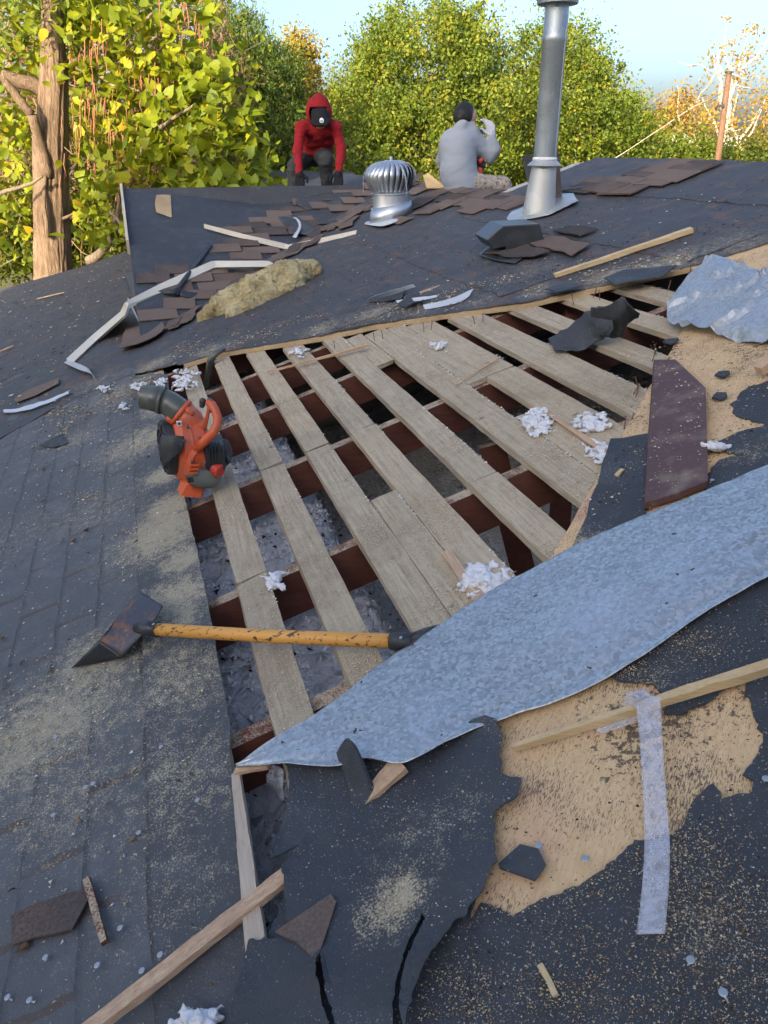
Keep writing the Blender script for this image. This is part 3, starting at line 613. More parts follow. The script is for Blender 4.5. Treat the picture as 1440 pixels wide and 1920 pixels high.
def crown_pts(blobs, nclump, per, sig, inner=.45, flat=1.0):
    """blobs: (px, py, Y, rx_px, ry_px, ry_m)"""
    vols = np.array([b_[3] * b_[4] for b_ in blobs], float); vols /= vols.sum(); out = []; tints = []
    for b_, w in zip(blobs, vols):
        c = up(b_[0], b_[1], b_[2]); m = np.linalg.norm(c - np.array([0, 0, CZ])) / FPX; r = np.array([b_[3] * m, b_[5], b_[4] * m])
        n = max(3, int(nclump * w)); d = rng.normal(size=(n, 3)); d /= np.linalg.norm(d, axis=1)[:, None]
        rad = np.where(rng.random(n) < .16, rng.uniform(.95, 1.32, n), rng.uniform(inner, 1.0, n) ** .6)
        # uneven outline: the radius swells and shrinks with direction
        ph = rng.uniform(0, 6.28, 4)
        rad *= 1 + .14 * np.sin(3 * d[:, 0] + ph[0]) * np.cos(4 * d[:, 2] + ph[1]) + .10 * np.sin(7 * d[:, 2] + 5 * d[:, 0] + ph[2])
        cc = c + d * rad[:, None] * r
        p = cc[:, None, :] + rng.normal(size=(n, per, 3)) * sig * rng.uniform(.35, 1.5, (n, 1, 1)) * np.array([1, 1, flat])
        out.append(p.reshape(-1, 3)); ct = rng.normal(0, .16, (n, 1)); tints.append(np.clip(rng.beta(2.5, 2.5, (n, per)) + ct, 0, 1).ravel())
    return np.concatenate(out), np.concatenate(tints)
def limb(bm, p, q, r0, r1, wob=.1, n=8, sides=8):
    p, q = np.array(p), np.array(q); L = np.linalg.norm(q - p); s = random.uniform(0, 99); pts = []
    for i in range(n + 1):
        t = i / n; w = wob * L * math.sin(math.pi * t) if i < n else 0
        pts.append(p + (q - p) * t + np.array([fbm(t * 2, s, 0, 1.2, 2), fbm(t * 2, s + 5, 0, 1.2, 2), fbm(t * 2, s + 9, 0, 1.2, 2)]) * w)
    bm_tube(bm, pts, [r0 + (r1 - r0) * i / n for i in range(n + 1)], sides); return pts
def tree(name, label, cat, base_px, Y, blobs, nclump, per, sig, leaf, tmpl, lmat, bmat, trunk_r, group=None, bias=(0, 0, .3), hang=0.0, top=None, limbs=8, inner=.45, flat=1.0, bare=()):
    base = up(base_px[0], base_px[1], Y); base[2] = 0
    t = empty(name, tuple(base)); tag(t, label, cat, group)
    bm = bmesh.new(); tp = up(top[0], top[1], Y) if top else up(blobs[0][0], blobs[0][1], Y); tp = np.array(tp)
    tr = limb(bm, base, tp, trunk_r, trunk_r * .35, .05, 10, 10)
    for i in range(limbs):
        b_ = blobs[i % len(blobs)]; c = up(b_[0] + random.uniform(-.7, .7) * b_[3], b_[1] + random.uniform(-.7, .6) * b_[4], b_[2] + random.uniform(-.7, .4) * b_[5])
        s = tr[random.randint(3, 9)]; pp = limb(bm, s, c, trunk_r * .32, .012, .12, 7, 6)
        for _ in range(2):
            j = random.randint(2, 6); limb(bm, pp[j], np.array(pp[j]) + rng.normal(size=3) * np.linalg.norm(c - s) * .25, trunk_r * .1, .008, .15, 5, 5)
    bmobj('trunk', bm, bmat, t, True)
    for (q0, q1, r0, r1) in bare:
        bm = bmesh.new(); limb(bm, up(*q0), up(*q1), r0, r1, .10, 8, 7); bmobj('limb', bm, bmat, t, True)
    C, ti = crown_pts(blobs, nclump, per, sig, inner, flat)
    keep = C[:, 2] > .3; leaves('crown', C[keep], leaf, tmpl, lmat, t, bias, ti[keep], hang)
    return t
LB = tuple(SUN * .5)
# the broad oak in the middle and its neighbour behind the flue
tree('oak_tree', 'broad yellow green tree behind the turbine vent and grey hooded person', 'tree', (800, 330), 25, [(800, 140, 25, 105, 95, 2.0), (725, 195, 24.5, 60, 90, 1.5), (870, 130, 25.5, 65, 85, 1.6), (780, 280, 23.5, 110, 70, 1.5), (695, 150, 26, 38, 60, 1.0), (905, 250, 24, 65, 85, 1.4), (680, 280, 25, 40, 60, 1.1), (840, 62, 26, 55, 36, 1.0), (745, 60, 26.5, 36, 36, .9)],
     560, 120, .22, .105, QUAD, M['leaf_oak'], M['bark_grey'], .28, 'trees behind the roof', LB, limbs=14)
tree('maple_tree', 'rounded green tree partly hidden by the tall flue pipe', 'tree', (1080, 330), 27, [(1060, 180, 27, 95, 95, 2.0), (1020, 110, 28, 60, 55, 1.4), (1110, 240, 26, 85, 75, 1.8), (1000, 260, 26, 60, 80, 1.5), (1170, 275, 26.5, 55, 50, 1.3), (1075, 130, 28, 45, 40, 1.1), (1130, 190, 28, 42, 42, 1.1)],
     430, 120, .23, .105, QUAD, M['leaf_oak'], M['bark_grey'], .25, 'trees behind the roof', LB, limbs=12)
tree('juniper_tree', 'tall feathery juniper standing behind the crouching red hooded person', 'tree', (500, 330), 21, [(480, 200, 21, 75, 100, 1.4), (430, 110, 21.5, 50, 70, 1.1), (530, 180, 21, 42, 70, 1.0), (472, 80, 22, 26, 45, .6), (415, 40, 22, 18, 50, .5), (535, 255, 20.5, 50, 80, 1.0), (440, 280, 20, 85, 80, 1.3), (572, 285, 21, 30, 55, .8)],
     520, 105, .17, .12, NEEDLE, M['leaf_cedar'], M['bark_grey'], .22, 'trees behind the roof', LB, hang=1.5, limbs=12, flat=1.3)
tree('golden_tree', 'golden tree top showing at the shoulder of the tall juniper', 'tree', (580, 330), 26, [(568, 115, 26, 20, 28, .6), (582, 165, 26, 14, 30, .5), (556, 85, 26, 13, 16, .4), (584, 220, 26, 16, 30, .5)], 90, 60, .18, .11, QUAD, M['leaf_gold'], M['bark_grey'], .12, 'trees behind the roof', LB, limbs=5)
# left: big leaved catalpa before a vine hung thicket
tree('thicket_tree', 'brownish vine hung tree behind the big leaved branches', 'tree', (250, 400), 18, [(250, 120, 18, 130, 130, 1.4), (120, 160, 18, 130, 150, 1.4), (340, 60, 18, 90, 70, 1.2), (60, 60, 18, 110, 90, 1.2), (350, 230, 17.5, 100, 120, 1.2), (200, 300, 17, 170, 90, 1.2), (20, 300, 17.5, 90, 120, 1.2)],
     520, 50, .26, .11, QUAD, M['leaf_thick'], M['bark_grey'], .18, None, LB, limbs=30)
# big leaves
bl = [(60, 60, 12.5, 90, 70, .8), (170, 40, 12.8, 90, 50, .8), (300, 110, 12.6, 110, 90, .7), (385, 170, 12.2, 50, 90, .6), (30, 190, 12.6, 60, 90, .7), (200, 190, 13.0, 100, 70, .6), (340, 250, 12.4, 80, 60, .6), (400, 230, 12.0, 40, 40, .5), (230, 290, 13, 110, 60, .6), (40, 320, 13.2, 60, 80, .7), (320, 330, 12.0, 110, 55, .6), (465, 265, 11.8, 50, 50, .4), (400, 345, 11.6, 70, 30, .4), (460, 320, 11.7, 40, 35, .4), (190, 400, 12.4, 60, 50, .5), (240, 440, 12.2, 40, 35, .4), (30, 430, 12.8, 50, 60, .5), (150, 20, 12.4, 120, 40, .6), (330, 20, 13.2, 60, 30, .6), (470, 368, 11.4, 60, 8, .3), (100, 330, 12.0, 70, 80, .3)]
bl = [(b_[0], b_[1], b_[2] + (1.7 if b_[0] < 160 else 0), *b_[3:]) for b_ in bl]
ct = empty('catalpa_tree', tuple(up(330, 470, 12.6) * np.array([1, 1, 0]))); tag(ct, 'big leaved yellow green catalpa hung with bean pods above the left eave', 'tree')
bm = bmesh.new()
for p, q, r0, r1 in [((165, 490, 12.3), (232, 428, 12.2), .075, .05), ((232, 428, 12.2), (205, 395, 12.3), .03, .02), ((340, 480, 12.6), (420, 360, 12.2), .03, .02), ((215, 420, 12.6), (230, 340, 12.5), .05, .035), ((230, 340, 12.5), (300, 210, 12.5), .04, .02), ((300, 210, 12.5), (250, 120, 12.6), .03, .015), ((235, 95, 12.5), (285, 25, 12.7), .035, .02), ((420, 360, 12.0), (470, 290, 11.8), .025, .012), ((300, 240, 12.4), (410, 155, 12.1), .03, .01), ((130, 120, 12.8), (300, 180, 12.6), .03, .015), ((-20, 380, 12.8), (80, 330, 12.9), .04, .02), ((330, 250, 12.2), (360, 215, 12.1), .02, .01), ((160, 100, 13.2), (330, 60, 13.0), .05, .02)]:
    limb(bm, up(*p), up(*q), r0, r1, .10, 8, 7)
for _ in range(120):
    b_ = random.choice(bl); p = (b_[0] + random.gauss(0, .5) * b_[3], b_[1] + random.gauss(0, .5) * b_[4], b_[2] + random.uniform(0, .6)); q = (p[0] + random.uniform(-60, 60), p[1] + random.uniform(-50, 40), p[2] + random.uniform(-.3, .3))
    limb(bm, up(*p), up(*q), .011, .004, .15, 4, 5)
bmobj('trunk', bm, M['bark_grey'], ct, True)
C, ti = crown_pts(bl, 430, 8, .17, .1); kp = np.array([not (55 < q[0] < 142 and 170 < q[1] < 520 and random.random() < .93) for q in map(proj, C)]); C, ti = C[kp], ti[kp]; leaves('crown', C, .168, HEART, M['leaf_big'], ct, tuple(SUN * .35 + Vector((0, -.1, .45))), ti, hang=-1.2)
C, ti = crown_pts([(b_[0], b_[1], b_[2] + 1.6, b_[3], b_[4], .5) for b_ in bl], 130, 6, .25, .1); leaves('crown', C, .165, HEART, M['leaf_big'], ct, tuple(SUN * .5), np.clip(ti - .25, 0, 1), hang=-1.2)
bm = bmesh.new()
for _ in range(300):
    cx, cy = random.choice([(210, 250), (330, 330), (235, 300), (190, 170), (300, 160), (370, 350), (150, 230), (260, 120), (180, 90), (340, 60)]); x = cx + random.gauss(0, 26); y = cy + random.gauss(0, 36); Y = random.uniform(12.2, 13.4); L = random.uniform(25, 60)
    bm_tube(bm, [up(x, y, Y), up(x + random.uniform(-3, 3), y + L * .5, Y), up(x + random.uniform(-5, 5), y + L, Y)], [.007, .008, .003], 5)
tag(bmobj('bean_pods', bm, M['pod'], ct, True), kind='stuff')
# bare vines and twigs in the thicket
bm = bmesh.new()
for _ in range(620):
    x, y = random.uniform(-20, 440), random.gauss(140, 110); Y = random.uniform(14.6, 16.6); a = random.gauss(1.57, .6); L = random.uniform(30, 120)
    p, q = up(x, y, Y), up(x + math.cos(a) * L, y + math.sin(a) * L, Y + random.uniform(-.4, .4)); limb(bm, p, q, random.choice([.008, .012, .02]), .005, .2, 5, 4)
o = bmobj('vine_tangle', bm, M['twig'], None, True); tag(o, 'tangle of bare brown vines and twigs between the trees', 'vines', kind='stuff')
# the stringy barked trunk
tk = empty('cedar_tree', tuple(up(100, 500, 13.4) * np.array([1, 1, 0]))); tag(tk, 'thick stringy barked cedar trunk rising beyond the left roof edge', 'tree')
bm = bmesh.new(); prof = [(102, 700, .36), (100, 520, .285), (99, 470, .27), (97, 400, .262), (96, 320, .255), (95, 260, .262), (98, 210, .225), (101, 150, .195), (100, 80, .165), (98, 0, .14), (95, -120, .1)]
rings = []
for i in range(130):
    t = i / 129 * (len(prof) - 1); k = min(int(t), len(prof) - 2); f = t - k; x, y, r = [prof[k][j] * (1 - f) + prof[k + 1][j] * f for j in range(3)]; c = up(x, y, 13.4)
    rings.append([bm.verts.new(c + r * (1 + .10 * fbm(math.cos(th) * 2.2, math.sin(th) * 2.2, c[2] * .35, 1.5, 4) + .055 * (1 - 2.4 * abs(noise.noise(Vector((math.cos(th) * 5.5, math.sin(th) * 5.5, c[2] * .9))))) + .03 * (1 - 2 * abs(noise.noise(Vector((math.cos(th) * 13, math.sin(th) * 13, c[2] * 1.6)))))) * np.array([math.cos(th), math.sin(th), 0])) for th in np.linspace(0, 2 * math.pi, 97)[:-1]])
for A_, B_ in zip(rings, rings[1:]):
    for k in range(96): bm.faces.new((A_[k], A_[(k + 1) % 96], B_[(k + 1) % 96], B_[k]))
limb(bm, up(92, 330, 13.2), up(60, 215, 13.0), .10, .075, .06, 10, 10); limb(bm, up(60, 215, 13.0), up(8, 150, 12.9), .07, .05, .08, 8, 8); limb(bm, up(85, 170, 13.4), up(2, 140, 13.2), .12, .09, .06, 8, 10); limb(bm, up(105, 130, 13.4), up(180, 95, 13.6), .07, .03, .08, 8, 8); limb(bm, up(118, 410, 13.25), up(140, 400, 13.0), .03, .015, .1, 5, 6); limb(bm, up(84, 330, 13.1), up(90, 445, 13.06), .03, .035, .05, 8, 7)
bmobj('trunk', bm, M['bark'], tk, True)
C, ti = crown_pts([(60, 10, 13.4, 120, 40, .9), (150, -40, 13.4, 120, 50, .9)], 90, 30, .2, .2); leaves('crown', C, .13, NEEDLE, M['leaf_cedar'], tk, LB, ti)
# right: sycamores, pole, line, shrubs
tree('sycamore_tree', 'sparse white limbed sycamore rising behind the utility pole', 'tree', (1370, 330), 36, [(1375, 130, 36, 45, 60, 1.2), (1400, 220, 36, 60, 60, 1.4), (1330, 190, 36, 35, 35, 1.0), (1395, 75, 36, 14, 22, .5), (1440, 160, 36, 45, 50, 1.3), (1380, 280, 36, 60, 40, 1.3), (1345, 100, 36, 12, 20, .5)],
     110, 16, .28, .16, QUAD, M['leaf_syc'], M['bark_white'], .26, 'sycamores at the right', LB, top=(1372, 120), limbs=9, inner=.1,
     bare=(((1352, 135, 35.5), (1345, 120, 35.5), .07, .05), ((1345, 120, 35.5), (1350, 95, 35.5), .05, .02), ((1375, 140, 35.6), (1355, 100, 35.6), .06, .03), ((1355, 100, 35.6), (1362, 50, 35.6), .04, .01), ((1385, 135, 35.6), (1420, 105, 35.6), .06, .04), ((1420, 105, 35.6), (1440, 75, 35.6), .04, .02)))
tree('sycamore_tree', 'low spreading sycamore with a pale fallen limb left of the pole', 'tree', (1330, 320), 33, [(1255, 225, 33, 40, 35, 1.2), (1290, 215, 33.5, 35, 40, 1.2), (1230, 255, 33, 30, 25, 1.0), (1310, 250, 33, 35, 40, 1.2), (1280, 195, 34, 22, 18, .8)],
     120, 26, .26, .15, QUAD, M['leaf_syc'], M['bark_white'], .16, 'sycamores at the right', LB, top=(1335, 260), limbs=6, inner=.1,
     bare=(((1340, 292, 32), (1295, 272, 32), .16, .13), ((1295, 272, 32), (1275, 275, 32), .13, .10), ((1275, 275, 32), (1262, 262, 32), .09, .07), ((1262, 262, 32), (1240, 265, 32), .07, .04), ((1300, 272, 32), (1282, 250, 32), .08, .03), ((1265, 265, 32), (1262, 250, 32), .05, .02), ((1310, 275, 32), (1325, 250, 32), .05, .02)))
tree('golden_tree', 'orange leaved tree at the right border behind the pole', 'tree', (1430, 320), 38, [(1440, 245, 38, 30, 45, 1.3), (1420, 285, 37.5, 45, 28, 1.4), (1480, 210, 38, 40, 55, 1.5)], 130, 36, .3, .15, QUAD, M['leaf_gold'], M['bark_white'], .2, None, LB, limbs=6)
for i, (x, y, Y, rx, ry, lab, mt) in enumerate([(1250, 300, 30, 90, 38, 'dark green shrub mass between the maple and the pole', 'leaf_oak'), (1395, 305, 31, 70, 28, 'dark shrub at the foot of the pale sycamore', 'leaf_dark'), (640, 300, 27, 70, 60, 'low shrub between the red hooded person and the vent', 'leaf_oak'), (560, 330, 19, 90, 60, 'dark low shrub behind the further wing roof', 'leaf_dark'), (60, 420, 17, 120, 70, 'shady shrub behind the thick left trunk', 'leaf_dark'), (330, 400, 16.5, 150, 75, 'shady shrub behind the gable ridge', 'leaf_dark'), (940, 310, 30, 90, 50, 'green shrub glimpsed beside the flue base', 'leaf_oak'), (640, 210, 34, 30, 60, 'far tree in the gap above the red hood', 'leaf_oak'), (1180, 250, 36, 40, 50, 'far green tree beside the maple', 'leaf_oak')]):
    c = up(x, y, Y); sh = empty('shrub', (c[0], c[1], 0)); tag(sh, lab, 'shrub')
    bm = bmesh.new()
    for _ in range(6): limb(bm, (c[0] + random.uniform(-.3, .3), c[1], 0), up(x + random.uniform(-.6, .6) * rx, y, Y), .05, .015, .1, 6, 6)
    bmobj('stem', bm, M['bark_grey'], sh, True)
    C, ti = crown_pts([(x, y, Y, rx, ry, 1.2), (x - rx * .5, y + ry * .5, Y, rx * .6, ry * .7, 1.0), (x + rx * .5, y + ry * .5, Y, rx * .6, ry * .7, 1.0)], 190, 70, .24, .2); leaves('foliage', C, .125, QUAD, M[mt], sh, LB, ti)
pl = empty('utility_pole', tuple(up(1345, 310, 27) * np.array([1, 1, 0]))); tag(pl, 'brown wooden utility pole leaning above the far ridge', 'pole')
tube('post', [up(1338, 380, 27) * np.array([1, 1, 0]), up(1345, 305, 27), up(1367, 138, 27)], [.11, .10, .085], M['pole'], pl, 12)
bar('insulator_bracket', [up(1344, 200, 26.9), up(1358, 198, 26.9)], .05, .08, M['pick'], pl, ref=(0, 0, 1))
lathe('top_cap', up(1367, 137, 27), (0, 0, 1), [(0, .13), (.04, .13), (.06, .05)], M['pick'], pl, 12)
o = tube('power_line', [up(1348, 178, 27), up(1300, 200, 26), up(1240, 240, 25), up(1180, 280, 24), up(1100, 330, 23)], .012, M['paintedwood'], None, 6); tag(o, 'thin pale overhead line sloping down from the pole', 'cable')
# ================================================================== PEOPLE
def nets(fn, mn, mx, h, pre=None):
    """smooth surface of fn(points) = 0 (surface nets); returns verts, faces"""
    mn, mx = np.array(mn), np.array(mx); dim = np.ceil((mx - mn) / h).astype(int) + 2
    g = [mn[i] + h * np.arange(dim[i]) for i in range(3)]
    F = pre(g, dim) if pre else fn(np.stack(np.meshgrid(*g, indexing='ij'), -1).reshape(-1, 3)).reshape(dim); S = F < 0
    cs = np.zeros(np.array(dim) - 1, int); acc = np.zeros((*(np.array(dim) - 1), 3)); cnt = np.zeros(np.array(dim) - 1)
    cor = [(i, j, k) for i in (0, 1) for j in (0, 1) for k in (0, 1)]; sl = lambda c: tuple(slice(c[i], dim[i] - 1 + c[i]) for i in range(3))
    for a in cor:
        for ax in range(3):
            if a[ax] == 0:
                b_ = list(a); b_[ax] = 1; fa, fb = F[sl(a)], F[sl(b_)]; ch = (fa < 0) != (fb < 0); t = np.where(ch, fa / (fa - fb + 1e-12), 0)
                for i in range(3): acc[..., i] += np.where(ch, (a[i] + (t if i == ax else 0)), 0)
                cnt += ch
    act = cnt > 0; idx = -np.ones(act.shape, int); idx[act] = np.arange(act.sum())
    ijk = np.argwhere(act); V = mn + h * (ijk + acc[act] / cnt[act][:, None]); faces = []
    for ax in range(3):
        o1, o2 = [(1, 2), (2, 0), (0, 1)][ax]
        s0 = [slice(None)] * 3; s1 = [slice(None)] * 3; s0[ax] = slice(0, -1); s1[ax] = slice(1, None)
        for i, j, k in np.argwhere(S[tuple(s0)] != S[tuple(s1)]):
            c = [i, j, k]
            if c[o1] == 0 or c[o2] == 0 or c[o1] >= act.shape[o1] or c[o2] >= act.shape[o2]: continue
            q = []
            for d1_, d2_ in ((0, 0), (1, 0), (1, 1), (0, 1)):
                e = list(c); e[o1] -= d1_; e[o2] -= d2_; q.append(idx[tuple(e)])
            if min(q) < 0: continue
            faces.append(q if not S[i, j, k] else q[::-1])
    return V, faces
def body(name, prims, mats, parent, h=.012, k=.03, smooth=True, disp=None):
    """prims: (p, q, r0, r1, material index); one continuous blended surface"""
    P = [(np.array(a, float), np.array(b_, float), r0, r1, m) for a, b_, r0, r1, m in prims]
    def raw(x):
        D = []
        for a, b_, r0, r1, m in P:
            ab = b_ - a; t = np.clip(((x - a) @ ab) / (ab @ ab + 1e-9), 0, 1); D.append(np.linalg.norm(x - a - t[:, None] * ab, axis=1) - (r0 + (r1 - r0) * t))
        return np.array(D)
    def fn(x):
        D = raw(x); m = D.min(0); return m - k * np.log(np.exp(-(D - m) / k).sum(0)) * .6
    al = np.array([p for a in P for p in (a[0], a[1])]); rm = max(max(a[2], a[3]) for a in P) + .05
    def splat(g, dim):
        F = np.full(dim, .05)
        for a, b_, r0, r1, m in P:
            pad = max(r0, r1) + .012; lo, hi = np.minimum(a, b_) - pad, np.maximum(a, b_) + pad
            sl = tuple(slice(int(np.searchsorted(g[i], lo[i])), int(np.searchsorted(g[i], hi[i]))) for i in range(3))
            X = np.stack(np.meshgrid(*[g[i][sl[i]] for i in range(3)], indexing='ij'), -1); ab = b_ - a
            t = np.clip(((X - a) @ ab) / (ab @ ab + 1e-9), 0, 1); D = np.linalg.norm(X - a - t[..., None] * ab, axis=-1) - (r0 + (r1 - r0) * t)
            hh = np.clip(.5 + .5 * (F[sl] - D) / k, 0, 1); F[sl] = F[sl] * (1 - hh) + D * hh - k * hh * (1 - hh)
        return F
    if len(P) > 40: rm = max(max(a[2], a[3]) for a in P) + .012; V, F = nets(None, al.min(0) - rm, al.max(0) + rm, h, splat)
    else: V, F = nets(fn, al.min(0) - rm, al.max(0) + rm, h)
    if disp: V = np.array([v + disp(v) for v in V])
    me = bpy.data.meshes.new(name); me.from_pydata(V.tolist(), [], [tuple(map(int, f)) for f in F]); me.update()
    bm = bmesh.new(); bm.from_mesh(me); bmesh.ops.recalc_face_normals(bm, faces=bm.faces); bm.to_mesh(me); bm.free()
    o = link(name, me, mats, parent, smooth)
    if len(mats) > 1:
        cen = np.array([p.center for p in me.polygons]); lab = np.array([a[4] for a in P])[raw(cen).argmin(0)]; me.polygons.foreach_set('material_index', lab.astype(np.int32))
    return o
def folds(amp, s):
    def f(v): return np.array([fbm(v[0] * 1.2, v[1], v[2] * 2.4, s, 2), fbm(v[0], v[1] + 7, v[2] * 2.4, s, 2), .3 * fbm(v[0], v[1], v[2] + 3, s, 2)]) * amp
    return f
def hand(name, wrist, mid, side, nrm, mat, parent, curl=.5, sc=1.0):
    """palm and five fingers; mid: direction of the palm, side: towards the thumb"""
    w, m, sd = Vector(wrist), Vector(mid).normalized(), Vector(side).normalized(); nn = Vector(nrm).normalized(); L = .09 * sc; pr = []
    pr.append((w, w + m * L * .3, .028 * sc, .03 * sc, 0))
    for i, (off, ln) in enumerate(((-.030, .058), (-.010, .072), (.010, .078), (.029, .070))):
        k0 = w + m * L + sd * off * sc; pr.append((w + m * L * .2 + sd * off * .6 * sc, k0, .017 * sc, .0125 * sc, 0)); p = k0; d = m.copy()
        for j in range(3):
            d = (d + nn * curl * (.5 + .3 * j)).normalized(); q = p + d * ln * sc * (.48, .32, .26)[j]; pr.append((p, q, (.0105, .0095, .0085)[j] * sc, (.0095, .0085, .0075)[j] * sc, 0)); p = q
    t0 = w + m * L * .25 + sd * .03 * sc; t1 = t0 + (m * .6 + sd * .8).normalized() * .038 * sc; t2 = t1 + (m + nn * curl).normalized() * .034 * sc
    pr += [(t0, t1, .014 * sc, .012 * sc, 0), (t1, t2, .012 * sc, .010 * sc, 0)]
    return body(name, [(tuple(a), tuple(b_), r0, r1, c) for a, b_, r0, r1, c in pr], [mat], parent, h=.0052, k=.004)

# crouching person in the red hood
Yr = 8.9
J = lambda px, py, dy=0.0, Y0=Yr: up(px, py, Y0 + dy)
pr_ = empty('person', tuple(J(590, 391))); tag(pr_, 'person in red hooded top and black cap bending down over the gable ridge', 'person', 'roofers at work')
hip, chest, neck = J(592, 288, .42), J(598, 240, .08), J(599, 222, -.06)
pr = [(hip, J(594, 272, .30), .135, .135, 1), (J(594, 272, .30), chest, .125, .140, 0), (J(581, 240, .02), J(616, 240, .02), .088, .088, 0), (chest, neck, .11, .07, 0), (J(578, 277, .26), J(611, 277, .26), .088, .088, 0), (J(580, 258, .14), J(613, 258, .14), .095, .095, 0),
      # arms
      (J(578, 238, 0), J(565, 239, -.05), .07, .062, 0), (J(565, 239, -.05), J(558, 280, -.14), .056, .047, 0), (J(558, 280, -.14), J(561, 324, -.28), .05, .038, 0),
      (J(620, 238, 0), J(631, 240, -.05), .07, .062, 0), (J(631, 240, -.05), J(640, 280, -.10), .056, .047, 0), (J(640, 280, -.10), J(635, 322, -.24), .05, .038, 0),
      # legs
      (J(580, 290, .42), J(553, 312, .05), .105, .082, 1), (J(553, 312, .05), J(549, 385, .10), .076, .06, 1), (J(549, 388, .10), J(551, 394, -.12), .05, .045, 2),
      (J(604, 290, .42), J(610, 300, -.02), .105, .085, 1), (J(610, 300, -.02), J(614, 356, .12), .078, .058, 1), (J(614, 362, .12), J(617, 368, -.10), .052, .048, 2)]
body('body', pr, [M['redcloth'], M['darkjean'], M['blackcloth']], pr_, .0115, .012, True, folds(.010, 9))
body('head', [(J(600, 215, -.10), J(601, 222, -.15), .088, .082, 0), (J(601, 229, -.16), J(601, 231, -.16), .055, .05, 0), (J(601, 226, -.22), J(601, 229, -.22), .014, .012, 0)], [M['skin']], pr_, .009, .02)
# hood: shell with a pointed top, open towards the camera and down
bm = bmesh.new(); hc = J(598, 209, -.06); nr, ns_ = 26, 40; rows = []
for i in range(nr):
    t = i / (nr - 1); row = []
    for j in range(ns_):
        ph = 2 * math.pi * j / ns_; lat = -1.0 + 2.55 * t
        c_, s_ = math.cos(lat), math.sin(lat); v = np.array([math.sin(ph) * .120 * c_, -math.cos(ph) * .130 * c_, .142 * s_ + (.012 * max(0, t - .8) / .2 if t > .8 else 0)])
        row.append(bm.verts.new(hc + v + np.array([fbm(v[0], v[1], v[2], 9, 2), 0, 0]) * .012))
    rows.append(row)
for i in range(nr - 1):
    for j in range(ns_):
        ph = 2 * math.pi * (j + .5) / ns_; front = min(ph, 2 * math.pi - ph)
        if front < .82 and i < 12: continue
        bm.faces.new((rows[i][j], rows[i][(j + 1) % ns_], rows[i + 1][(j + 1) % ns_], rows[i + 1][j]))
o = bmobj('hood', bm, M['redcloth'], pr_, True); solid(o, .014, 1)
cp = body('cap', [(J(601, 216, -.11), J(601, 221, -.15), .100, .094, 0), (J(589, 229, -.21), J(614, 229, -.21), .034, .034, 0), (J(591, 234, -.30), J(612, 234, -.30), .014, .014, 0), (J(590, 231, -.25), J(613, 231, -.25), .02, .02, 0)], [M['blackcloth']], pr_, .009, .014)
bd = Vector((0, -1, -.15)); o = lathe('badge', J(603, 226, -.275), bd, [(-.02, .023), (.004, .023), (.006, .020)], M['white'], cp, 20)
bar('badge_mark', [J(600.8, 226.8, -.283), J(605, 226.4, -.283)], .003, .007, M['blackcloth'], cp, ref=(0, 0, 1))
hand('glove', J(562, 324, -.28), J(562, 355, -.36) - J(562, 324, -.28), (1, 0, 0), (.2, -.5, -.2), M['blackcloth'], pr_, .4, 1.25)
hand('glove', J(635, 322, -.24), J(634, 352, -.32) - J(635, 322, -.24), (-1, 0, 0), (-.2, -.5, -.2), M['blackcloth'], pr_, .4, 1.25)

# seated person in pale grey, back turned
Yg = 7.2; G = lambda px, py, dy=0.0: up(px, py, Yg + dy)
pg = empty('person', tuple(G(880, 365))); tag(pg, 'person in pale grey hooded top sitting on the ridge, back turned', 'person', 'roofers at work')
pr = [(G(866, 352), G(859, 320, .02), .14, .150, 0), (G(859, 320, .02), G(860, 275, .03), .150, .145, 0), (G(846, 266, .03), G(880, 262, .05), .088, .085, 0), (G(866, 252, .04), G(874, 238, .06), .08, .062, 0), (G(874, 240, .06), G(876, 226, .07), .055, .055, 3),
      (G(886, 262, .06), G(900, 274, .08), .078, .065, 0), (G(900, 274, .08), G(917, 293, .10), .062, .052, 0), (G(917, 293, .10), G(925, 280, .08), .05, .048, 0), (G(925, 280, .08), G(922, 256, .06), .046, .034, 0),
      (G(840, 268, .04), G(832, 300, .2), .07, .062, 0), (G(832, 300, .2), G(850, 318, .42), .06, .045, 0),
      (G(885, 345, -.02), G(942, 348, .10), .085, .075, 1), (G(942, 348, .10), G(955, 400, .40), .068, .05, 1), (G(856, 352, .05), G(830, 356, .35), .085, .07, 1), (G(830, 356, .35), G(825, 400, .5), .065, .05, 1),
      (G(955, 402, .40), G(965, 408, .60), .045, .04, 2), (G(825, 402, .5), G(822, 410, .7), .045, .04, 2),
      (G(862, 240, -.02), G(868, 232, -.03), .035, .03, 0), (G(868, 236, .0), G(884, 240, .03), .038, .03, 0), (G(862, 246, 0), G(884, 247, .02), .05, .045, 0)]
body('body', pr, [M['greycloth'], M['camo'], M['blackcloth'], M['skin']], pg, .0115, .022, True, folds(.006, 8))
hd = body('head', [(G(873, 221, .06), G(876, 217, .09), .079, .079, 0), (G(877, 228, .10), G(880, 232, .14), .055, .045, 0), (G(881, 221, .17), G(882, 226, .18), .02, .014, 0)], [M['skin']], pg, .008, .015)
body('ear', [(G(888, 221, .05), G(887, 229, .055), .014, .010, 0)], [M['skin']], hd, .004, .004)
body('hair', [(G(868, 216, .03), G(871, 210, .07), .083, .080, 0), (G(865, 224, .02), G(870, 224, .01), .052, .05, 0)], [M['hair']], pg, .007, .012, True, lambda v: np.array([fbm(v[0], v[1], v[2], 60, 2)] * 3) * .003)
hand('glove', G(922, 257, .06), (-.2, .1, 1), (-1, .1, .1), (-.9, .3, -.2), M['greyglove'], pg, .9, 1.0)
